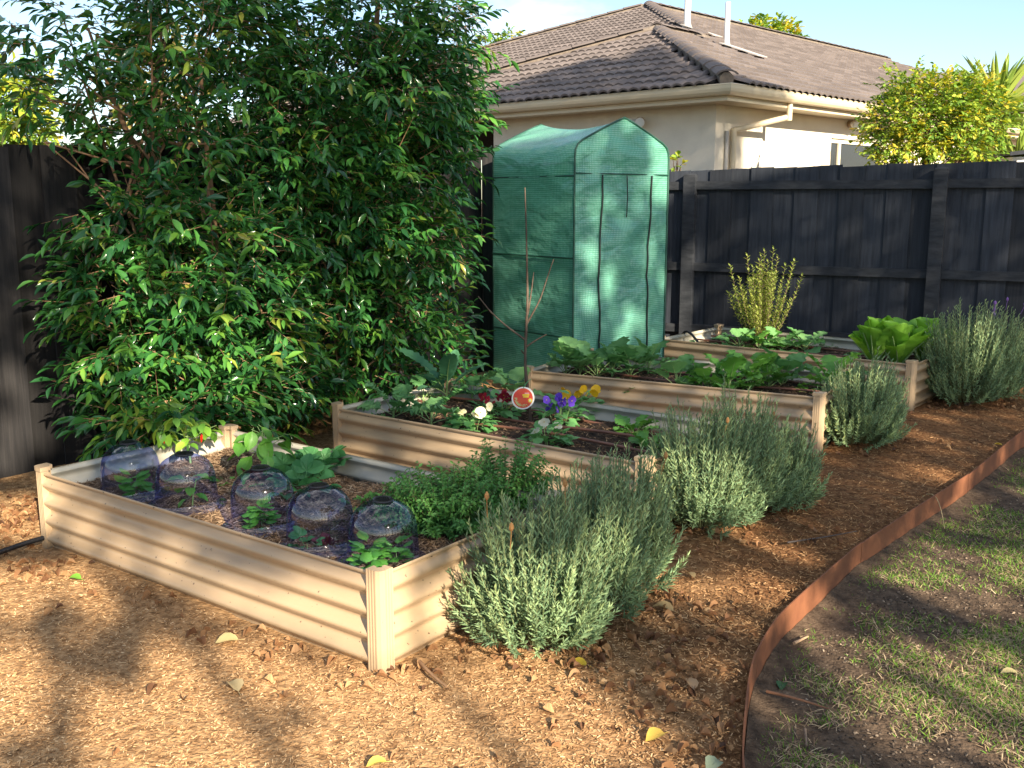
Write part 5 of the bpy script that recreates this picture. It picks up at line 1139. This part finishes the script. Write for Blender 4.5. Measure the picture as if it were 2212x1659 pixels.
def disc(name, r_, y, mt, c=(0, 0), th=.0008, wob=0.0):
    a = np.linspace(0, 2 * math.pi, 40, endpoint=False); rr = r_ * (1 + wob * np.sin(2 * a + .5)); m_ = MB(); V = np.c_[c[0] + rr * np.cos(a), np.full(40, y), c[1] + rr * np.sin(a)]
    m_.add(np.concatenate([V, V + [0, th, 0]]), [np.array([list(range(40))]), np.array([list(range(79, 39, -1))]), np.stack([np.arange(40), 40 + np.arange(40), 40 + (np.arange(40) + 1) % 40, (np.arange(40) + 1) % 40], -1)]); return m_.build(name, mt, tagm)
disc('card', rt, 0, wtag, wob=.02); disc('red_print', rt * .87, -.0006, rtag, (-.001, .0)); disc('yellow_seal', rt * .185, -.0012, ytag, (rt * .62, -rt * .22)); disc('seal_centre', rt * .09, -.0018, mat('tag_pale', (.75, .72, .5), .4), (rt * .62, -rt * .23))
def text(body, size, x, z, rot, mt, name='letter', y=-.0016):
    c = bpy.data.curves.new('glyph', 'FONT'); c.body = body; c.size = size; c.align_x = 'CENTER'; c.align_y = 'CENTER'; c.extrude = .0002; c.offset = .0006 * size / .02
    f_ = bpy.data.objects.new('glyph', c); C.objects.link(f_); bpy.context.view_layer.update()
    me = bpy.data.meshes.new_from_object(f_.evaluated_get(bpy.context.evaluated_depsgraph_get())); bpy.data.objects.remove(f_); bpy.data.curves.remove(c)
    me.materials.clear(); me.materials.append(mt); return ob(name, me, tagm, (x, y, z), (math.pi / 2, rot, 0))
for k, ch in enumerate('Pinkabelle'):
    a = R(182 + k * 12.6); rr = rt * .66; text(ch, .023, rr * math.cos(a), rr * math.sin(a), -(a + math.pi / 2), gtag)
for w_, h_, x, z, mt in ((.62, .12, .24, .27, ytag), (.50, .12, .24, .11, ytag), (.40, .04, .34, .43, wtag)):
    m_ = MB(); m_.box((rt * x, -.0014, rt * z), (rt * w_, .0006, rt * h_)); m_.build('print_line', mt, tagm)
m_ = MB(); m_.tube([(0, -.002, rt * .85), (.012, -.004, rt * 1.15), (.035, -.002, rt * 1.55), (.05, .0, rt * 1.65)], .0022, 6); m_.build('tie', mat('green_tie', (.04, .35, .14), .4), tagm, True)

# ------------------------------------------------------------------ third and fourth beds
for k, (u, v, n, lb) in enumerate(((1222, 812, 6, 'broccoli seedling at the left end of the back row'), (1252, 815, 6, 'broccoli seedling second from the left in the back row'), (1290, 818, 7, 'broccoli seedling third from the left in the back row'), (1322, 815, 6, 'broccoli seedling in the middle of the back row'), (1362, 815, 7, 'broccoli seedling fifth from the left in the back row'), (1400, 806, 6, 'broccoli seedling near the corner of the lettuce bed'),
        (1462, 845, 5, 'single pale broccoli seedling at the left of the front row'), (1690, 836, 5, 'broccoli seedling behind the second lavender'))):
    kale(lb, sp(2, u, v), 'broc', n + 2, (.17, .27), (38, 80), .08, 'broccoli_plant', 'broccoli')
for k, (u, v, n, lb) in enumerate(((1530, 850, 8, 'leafy mustard plant with holes at the left of its row'), (1575, 852, 8, 'broad leaved mustard plant second in its row'), (1620, 845, 8, 'mustard plant in the middle of its row behind the lavender'), (1660, 838, 7, 'mustard plant at the right of its row'), (1795, 846, 9, 'lone upright mustard plant at the end of the broccoli bed'))):
    kale(lb, sp(2, u, v), 'rad', n + 2, (.18, .29), (30, 80), .06, 'mustard_plant', 'mustard plant')
for k, (u, v, lb) in enumerate(((1335, 836, 'tiny feathery seedling under the broccoli, left of the pair'), (1378, 842, 'tiny feathery seedling under the broccoli, right of the pair'), (1425, 808, 'bushy green seedling by the lettuce bed corner'), (1850, 850, 'low seedling at the corner of the broccoli bed'), (1740, 848, 'small seedling right of the mustard row'))):
    t = plant('seedling', lb, 'seedling', sp(2, u, v)); rosette(t, 'rad', 7, (.06, .11), (20, 70)); stem(t, .01, .003, G_stem)
# rosemary, spinach and lettuces
def rosemary(label, p, n=60):
    t = thing('rosemary_bush', label, 'rosemary', tuple(p)); fol = MB(); st = MB()
    for k in range(n):
        az = random.uniform(0, 6.28); r_ = random.uniform(.06, .36); hh = random.uniform(.40, .95) * (1 - .2 * (r_ / .36) ** 2); e = np.array([r_ * math.cos(az), r_ * math.sin(az) * .7, hh]); b0 = np.array([e[0] * .25, e[1] * .25, 0]); md = np.array([e[0] * .75, e[1] * .75, hh * .5])
        tt_ = np.linspace(.12, 1, 46)[:, None]; c = (1 - tt_) ** 2 * b0 + 2 * tt_ * (1 - tt_) * md + tt_ ** 2 * e; dr = nz(np.gradient(c, axis=0)); ph = np.arange(46) * 2.4; sd = nz(np.cross(dr, [.3, .9, .1])); s2 = np.cross(dr, sd); rad = sd * np.cos(ph)[:, None] + s2 * np.sin(ph)[:, None]
        V, F = stamp(LT_NEEDLE[0] * [3.2, 1, 1], LT_NEEDLE[1], frames(nz(dr * .6 + rad), np.tile([.1, .2, 1.0], (46, 1))), c, rng.uniform(.032, .05, 46)); fol.add(V, F, np.repeat(np.clip(.2 + .5 * random.random() + rng.normal(0, .12, 46), 0, 1), 5)); st.tube(np.array([b0 - [0, 0, .02], md * .5 + b0 * .25 + e * .25, e]), [.0035, .0025, .0015], 5)
    fol.build('foliage', M['rosemary'], t); st.build('stems', M['bark_dark'], t); return t
rosemary('tall sunlit rosemary bush at the back of the lettuce bed', sp(3, 1645, 744))
for k, (u, v, lb) in enumerate(((1597, 752, 'leafy spinach left of the rosemary foot'), (1640, 757, 'bright leafy spinach in front of the rosemary'), (1690, 757, 'spinach with dark leaves right of the rosemary foot'), (1738, 757, 'large leaved spinach farthest from the rosemary'))):
    kale(lb, sp(3, u, v), 'broc' if k != 1 else 'rad', 9, (.16, .25), (20, 70), .05, 'spinach_plant', 'spinach')
for k, (u, v, lb) in enumerate(((1505, 745, 'tiny seedling by the black hose in the lettuce bed'), (1535, 752, 'small seedling at the front of the lettuce bed, left end'), (1562, 752, 'small round seedling in the lettuce bed near the spinach'), (1790, 748, 'tiny seedling in the bare soil of the lettuce bed'), (1845, 770, 'small pale seedling left of the cos lettuce'))):
    t = plant('seedling', lb, 'seedling', sp(3, u, v)); rosette(t, 'broc', 5, (.06, .10), (20, 60)); stem(t, .01, .003, G_stem)
for k, (u, v, s, lb) in enumerate(((1888, 783, 1.0, 'upright cos lettuce on the left of the three'), (1940, 787, 1.05, 'big broad leaved cos lettuce in the middle of the three'), (1992, 778, 1.0, 'cos lettuce on the right, beside the tall lavender'))):
    t = plant('cos_lettuce', lb, 'lettuce', sp(3, u, v), 'cos lettuces'); stem(t, .05, .018, G_stem); rosette(t, 'let', 20, (.27 * s, .38 * s), (52, 88), (.0, .05), .02, .2)

# ------------------------------------------------------------------ drip lines and hoses
def drip(bi, y, lb, x0=.06, x1=None, wob=.02):
    b = BEDS[bi]; x1 = x1 or b.L - .06; xs_ = np.linspace(x0, x1, 26); ph = random.uniform(0, 6)
    P = [w2(b, x, y + wob * math.sin(x * 2.1 + ph), b.soil + .006 + .012 * math.sin(x * 3.3 + ph) + .012) for x in xs_]
    m_ = MB(); m_.tube(P, .0085, 8); o = m_.build('drip_line', M['drip'], None, True); tag(o, lb, 'irrigation line', 'brown drip lines')
for y, lb in ((.17, 'brown drip line nearest the front panel of the pansy bed'), (.42, 'brown drip line second from the front of the pansy bed'), (.66, 'brown drip line third from the front of the pansy bed'), (.88, 'brown drip line nearest the back panel of the pansy bed')): drip(1, y, lb)
for y, lb in ((.16, 'brown drip line nearest the front panel of the broccoli bed'), (.50, 'brown drip line along the middle of the broccoli bed'), (.80, 'brown drip line nearest the back of the broccoli bed')): drip(2, y, lb)
for y, lb in ((.18, 'brown drip line nearest the front panel of the lettuce bed'), (.5, 'brown drip line along the middle of the lettuce bed'), (.84, 'brown drip line nearest the back of the lettuce bed')): drip(3, y, lb)
def hose(lb, pts, r_=.011):
    m_ = MB(); m_.tube(smooth_path(np.array(pts), 16), r_, 8); o = m_.build('black_hose', M['hose'], None, True); tag(o, lb, 'hose', 'black irrigation hoses')
b = BEDS[0]; hose('black hose running over the leaf litter into the nearest bed', [gp(-120, 1235, .03), gp(0, 1193, .03), gp(76, 1165, .05), w2(b, .02, .10, .04)], .012)
b = BEDS[1]; hose('black hose bent over the end panel of the pansy bed', [w2(b, -.05, .5, -.02), w2(b, -.04, .5, .36), w2(b, -.01, .5, .41), w2(b, .04, .48, .39), w2(b, .14, .42, .275)], .012)
b = BEDS[3]; hose('black hose bent over the end panel of the lettuce bed', [w2(b, -.05, .45, -.02), w2(b, -.04, .45, .36), w2(b, -.01, .45, .42), w2(b, .06, .43, .40), w2(b, .22, .36, .275)], .012)

# ------------------------------------------------------------------ ground cover: chips, straw, fallen leaves, grass
def beds_mask(xy, grow=.03):
    r_ = np.zeros(len(xy), bool)
    for b in BEDS:
        d = xy - b.fl; x = d @ b.u; y = d @ b.v; r_ |= (x > -grow) & (x < b.L + grow) & (y > -grow) & (y < b.W + grow)
    return r_
def scatter_xy(n, box, near=4.0, pw=2.0, lo_=.04):
    xy = np.c_[rng.uniform(box[0], box[1], n), rng.uniform(box[2], box[3], n)]; d = np.hypot(xy[:, 0], xy[:, 1]); return xy[rng.random(n) < np.clip((near / d) ** pw, lo_, 1)]
def flat_frames(n, tilt=.35):
    az = rng.uniform(0, 2 * math.pi, n); f = np.c_[np.cos(az), np.sin(az), rng.normal(0, tilt * .6, n)]; return frames(f, np.c_[rng.normal(0, tilt, (n, 2)), np.ones(n)])
xy = scatter_xy(330000, (-3.6, 4.6, 2.2, 9.2), 3.6, 2.0, .06); xy = xy[(xy[:, 0] < edge_x(xy[:, 1]) - .01) & ~beds_mask(xy) & (((xy - LF0) @ LFN) > .03) & (np.abs(xy[:, 0]) < .54 * xy[:, 1] + .35)]
z = np.array([mulch_z(x, y) for x, y in xy]); n = len(xy)
coarse = np.clip(np.array([fbm(x, y, .9, 40, 2) for x, y in xy]) + (xy[:, 0] + .2) * .9, 0, 1)
sc = np.c_[rng.uniform(.0016, .0042, n), rng.uniform(.006, .015, n) * (1 + 2.2 * coarse * rng.random(n) ** 2), rng.uniform(.002, .0045, n)]
V, F = stamp(LT_CHIP[0], LT_CHIP[1], flat_frames(n, .45), np.c_[xy, z + .003], sc)
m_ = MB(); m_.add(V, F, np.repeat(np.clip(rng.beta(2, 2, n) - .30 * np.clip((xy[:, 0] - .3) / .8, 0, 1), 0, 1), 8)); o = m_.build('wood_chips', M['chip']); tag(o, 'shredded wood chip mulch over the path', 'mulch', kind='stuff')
for bi, cnt in ((0, 15000), (1, 2600), (2, 3000), (3, 2600)):
    b = BEDS[bi]; n = cnt; x = rng.uniform(.05, b.L - .05, n); y = rng.uniform(.05, b.W - .05, n); z = np.array([b.soil + .028 * fbm(a, c, 3.2, 4 + bi * 9) + .008 * fbm(a, c, 16, 2 + bi, 2) - .03 * math.exp(-min(a, b.L - a, c, b.W - c) / .06) for a, c in zip(x, y)])
    P = b.fl[None] + x[:, None] * b.u + y[:, None] * b.v
    V, F = stamp(LT_CHIP[0], LT_CHIP[1], flat_frames(n, .5), np.c_[P, z + .004], np.c_[rng.uniform(.002, .005, n), rng.uniform(.018, .055, n) * (1 if bi == 0 else .6), np.full(n, .003)])
    m_ = MB(); m_.add(V, F, np.repeat(np.clip(rng.beta(1.6, 2.2, n) - (.0 if bi == 0 else .1), 0, 1), 8)); o = m_.build('straw_mulch', M['straw']); tag(o, ['loose straw mulch scattered around the cloches', 'bits of straw on the soil around the pansies', 'bits of straw on the soil under the broccoli', 'bits of straw on the soil around the lettuce'][bi], 'straw', kind='stuff')
# fallen leaves: drifts
dr_ = []
def drift(c, r_, n): q = rng.normal(0, 1, (n, 2)) * np.array(r_); dr_.append(np.asarray(c)[:2] + q)
drift(gp(40, 1120), (.16, .22), 170); drift(gp(70, 1235), (.12, .08), 40); drift(gp(-60, 1150), (.2, .3), 120); drift(gp(640, 1400), (.14, .09), 26); drift(gp(520, 1365), (.1, .07), 14); drift(gp(350, 1290), (.22, .09), 18); drift(gp(820, 1460), (.12, .06), 16)
drift(gp(1180, 1410), (.30, .10), 80); drift(gp(1400, 1300), (.2, .18), 46); drift(gp(1590, 1160), (.35, .14), 60); drift(gp(1520, 1520), (.16, .35), 90); drift(gp(1900, 965), (.3, .12), 36); drift(gp(2110, 880), (.55, .12), 70); drift(gp(560, 930), (.5, .3), 90); drift(gp(250, 985), (.3, .12), 60); drift(gp(1040, 850), (.25, .3), 40); drift(gp(1350, 1480), (.4, .4), 60); drift(gp(900, 1520), (.6, .3), 16)
xy = np.concatenate(dr_); xy = xy[~beds_mask(xy, .02) & (xy[:, 0] < edge_x(xy[:, 1]) - .02) & (((xy - LF0) @ LFN) > .05)]; n = len(xy); z = np.array([mulch_z(x, y) for x, y in xy])
V, F = stamp(LT_DEAD[0], LT_DEAD[1], flat_frames(n, .38), np.c_[xy, z + .011], rng.uniform(.022, .05, n)); m_ = MB(); m_.add(V, F, np.repeat(rng.beta(1.6, 2, n), len(LT_DEAD[0]))); o = m_.build('leaf_litter', M['deadleaf']); tag(o, 'drifts of dry brown leaves on the mulch', 'leaves', kind='stuff')
# lawn
xy = scatter_xy(420000, (.6, 5.0, 2.2, 8.5), 4.2, 2.0, .05); xy = xy[(xy[:, 0] > edge_x(xy[:, 1]) + .03) & (xy[:, 0] < .54 * xy[:, 1] + .4)]
pm = np.array([fbm(x, y, 2.6, 60, 3) for x, y in xy]); far = np.clip((xy[:, 0] - edge_x(xy[:, 1])) / .9, 0, 1)
g_ = xy[(pm + .35 * far - .05 + .18 * np.clip(xy[:, 1] - 3.6, -1, 1.5)) > rng.uniform(-.2, .6, len(xy))]; n = len(g_); z = np.array([lawn_z(x, y) for x, y in g_])
az = rng.uniform(0, 6.28, n); tilt = rng.uniform(.15, 1.0, n); f = np.c_[np.cos(az) * np.sin(tilt), np.sin(az) * np.sin(tilt), np.cos(tilt)]
V, F = stamp(LT_BLADE[0] * [.8, 1, 1], LT_BLADE[1], frames(f, np.c_[np.cos(az + 1.57), np.sin(az + 1.57), np.zeros(n)] + rng.normal(0, .4, (n, 3))), np.c_[g_, z - .003], rng.uniform(.013, .036, n)); m_ = MB(); m_.add(V, F, np.repeat(rng.random(n), 5)); o = m_.build('grass', M['grass']); tag(o, 'patchy green grass on the lawn', 'grass', kind='stuff')
d_ = xy[(pm + .35 * far) > rng.uniform(-.1, .75, len(xy))][:60000]; n = len(d_); z = np.array([lawn_z(x, y) for x, y in d_])
az = rng.uniform(0, 6.28, n); tilt = rng.uniform(1.0, 1.6, n); f = np.c_[np.cos(az) * np.sin(tilt), np.sin(az) * np.sin(tilt), np.cos(tilt)]
V, F = stamp(LT_BLADE[0] * [.7, 1, 1], LT_BLADE[1], frames(f, np.tile([0, 0, 1.0], (n, 1)) + rng.normal(0, .3, (n, 3))), np.c_[d_, z + .003], rng.uniform(.02, .05, n)); m_ = MB(); m_.add(V, F, np.repeat(rng.random(n), 5)); o = m_.build('dry_grass', M['thatch']); tag(o, 'dry straw coloured grass between the green patches', 'grass', kind='stuff')
cx_ = xy[rng.random(len(xy)) < .16]; n = len(cx_); z = np.array([lawn_z(x, y) for x, y in cx_])
V, F = stamp(LT_CHIP[0], LT_CHIP[1], flat_frames(n, .6), np.c_[cx_, z + .003], np.c_[rng.uniform(.003, .008, n), rng.uniform(.004, .012, n), rng.uniform(.004, .009, n)])
m_ = MB(); m_.add(V, F, np.repeat(rng.random(n) ** 1.6, 8)); o = m_.build('soil_crumbs', byrnd('soil_crumb', [(.03, .022, .016), (.09, .065, .045), (.16, .12, .085), (.34, .26, .18)], .95)); tag(o, 'loose crumbs of soil on the bare lawn', 'soil', kind='stuff')
# single leaves and sticks one can point at
def fallen(label, u, v, col, ln, rz, z=None, name='fallen_leaf', lawn=False):
    mt = byrnd(name, [tuple(c * .8 for c in col), col], .5, .2, noise=20); p = gp(u, v, -.1 if lawn else .02); zz = (lawn_z if lawn else mulch_z)(p[0], p[1]) + .012
    mb = MB(); b = leaf_t([(0, 0), (.12, .16), (.35, .32), (.6, .33), (.82, .2), (1, 0)], fold=.3, arch=.25, wave=.04); mb.add(b[0] * ln, b[1], .7); mb.tube([(0, -.25 * ln, 0), (0, 0, 0), (0, .5 * ln, -.06 * ln)], .0012, 4, rnd=0)
    o = mb.build(name, mt, None, True); o.location = (p[0], p[1], zz); o.rotation_euler = (R(12), R(random.uniform(-18, 18)), rz); tag(o, label, 'leaf', 'single fallen leaves')
Y_, O_, T_, G_ = (.62, .45, .05), (.42, .16, .04), (.50, .36, .17), (.03, .11, .03)
fallen('pale tan leaf lying alone on the sunlit mulch', 515, 1490, (.62, .5, .26), .085, .6); fallen('bright yellow leaf below the near lavender bush', 1268, 1432, Y_, .06, 1.2); fallen('yellow leaf near the bottom of the picture beside the edging', 1435, 1570, (.6, .42, .08), .075, 2.2)
fallen('big curled tan leaf on the mulch near the edging bend', 1455, 1320, T_, .09, 1.0); fallen('curled brown leaf left of the edging bend', 1500, 1478, (.45, .28, .14), .085, .3); fallen('orange leaf under the middle lavender', 1430, 1060 + 125, O_, .07, .9); fallen('tan leaf against the foot of the near corner post', 905, 1440, (.5, .3, .14), .08, -.6)
fallen('dark green leaf on the soil just outside the edging', 1690, 1470, G_, .06, 2.8, lawn=True); fallen('pale green leaf near the bottom edge left of the edging', 1552, 1625, (.24, .30, .2), .075, 2.5); fallen('pale yellow leaf on the lawn at the right edge', 2200, 1450, (.42, .36, .18), .06, 1.4, lawn=True)
fallen('orange leaf on the soil beyond the edging bend', 1845, 1210, O_, .05, .2, lawn=True); fallen('yellow leaf at the bottom left of the sunlit mulch', 835, 1635, (.58, .45, .1), .06, 2.0); fallen('tan leaf on the dark path near the far edging', 1500, 1240, T_, .06, .4)
fallen('green leaf on the mulch beside the near bed post', 175, 1247, (.16, .36, .04), .06, 1.3); fallen('pale yellow leaf against the foot of the near bed', 515, 1378, (.66, .55, .25), .08, 1.9); fallen('small yellow leaf on the far path near the edging', 2165, 960, (.6, .42, .06), .05, 1.0)
def stick(label, pts, r_, col, zl):
    P = [np.array([*gp(u, v, zl)[:2], zl + dz]) for u, v, dz in pts]; m_ = MB(); m_.tube(smooth_path(np.array(P), 10), np.linspace(r_, r_ * .5, 10), 6); o = m_.build('twig', noisy('twig_bark', col, tuple(c * 1.5 for c in col), 30, .8), None, True); tag(o, label, 'twig', 'fallen twigs')
stick('thin brown twig on the lawn soil beyond the edging', [(1655, 1505, .02), (1720, 1520, .02), (1790, 1540, .015)], .006, (.16, .08, .045), -.1); stick('straw coloured stalk leaning over the edging', [(1960, 1112, .03), (2005, 1098, .13), (2030, 1130, .12), (2040, 1150, .02)], .003, (.4, .3, .15), -.1)
stick('short stick on the bare lawn soil', [(1738, 1585, .015), (1742, 1620, .015)], .006, (.14, .1, .07), -.1); stick('pale wood sliver lying on the lawn', [(1715, 1400, .02), (1745, 1385, .02)], .007, (.4, .26, .15), -.1); stick('curved brown root beside the near corner post', [(905, 1440, .02), (935, 1475, .025), (965, 1490, .01)], .008, (.22, .13, .07), .0)
stick('dark twigs lying along the inside of the edging', [(1700, 1185, .03), (1790, 1172, .03), (1850, 1160, .03)], .004, (.06, .05, .045), 0)
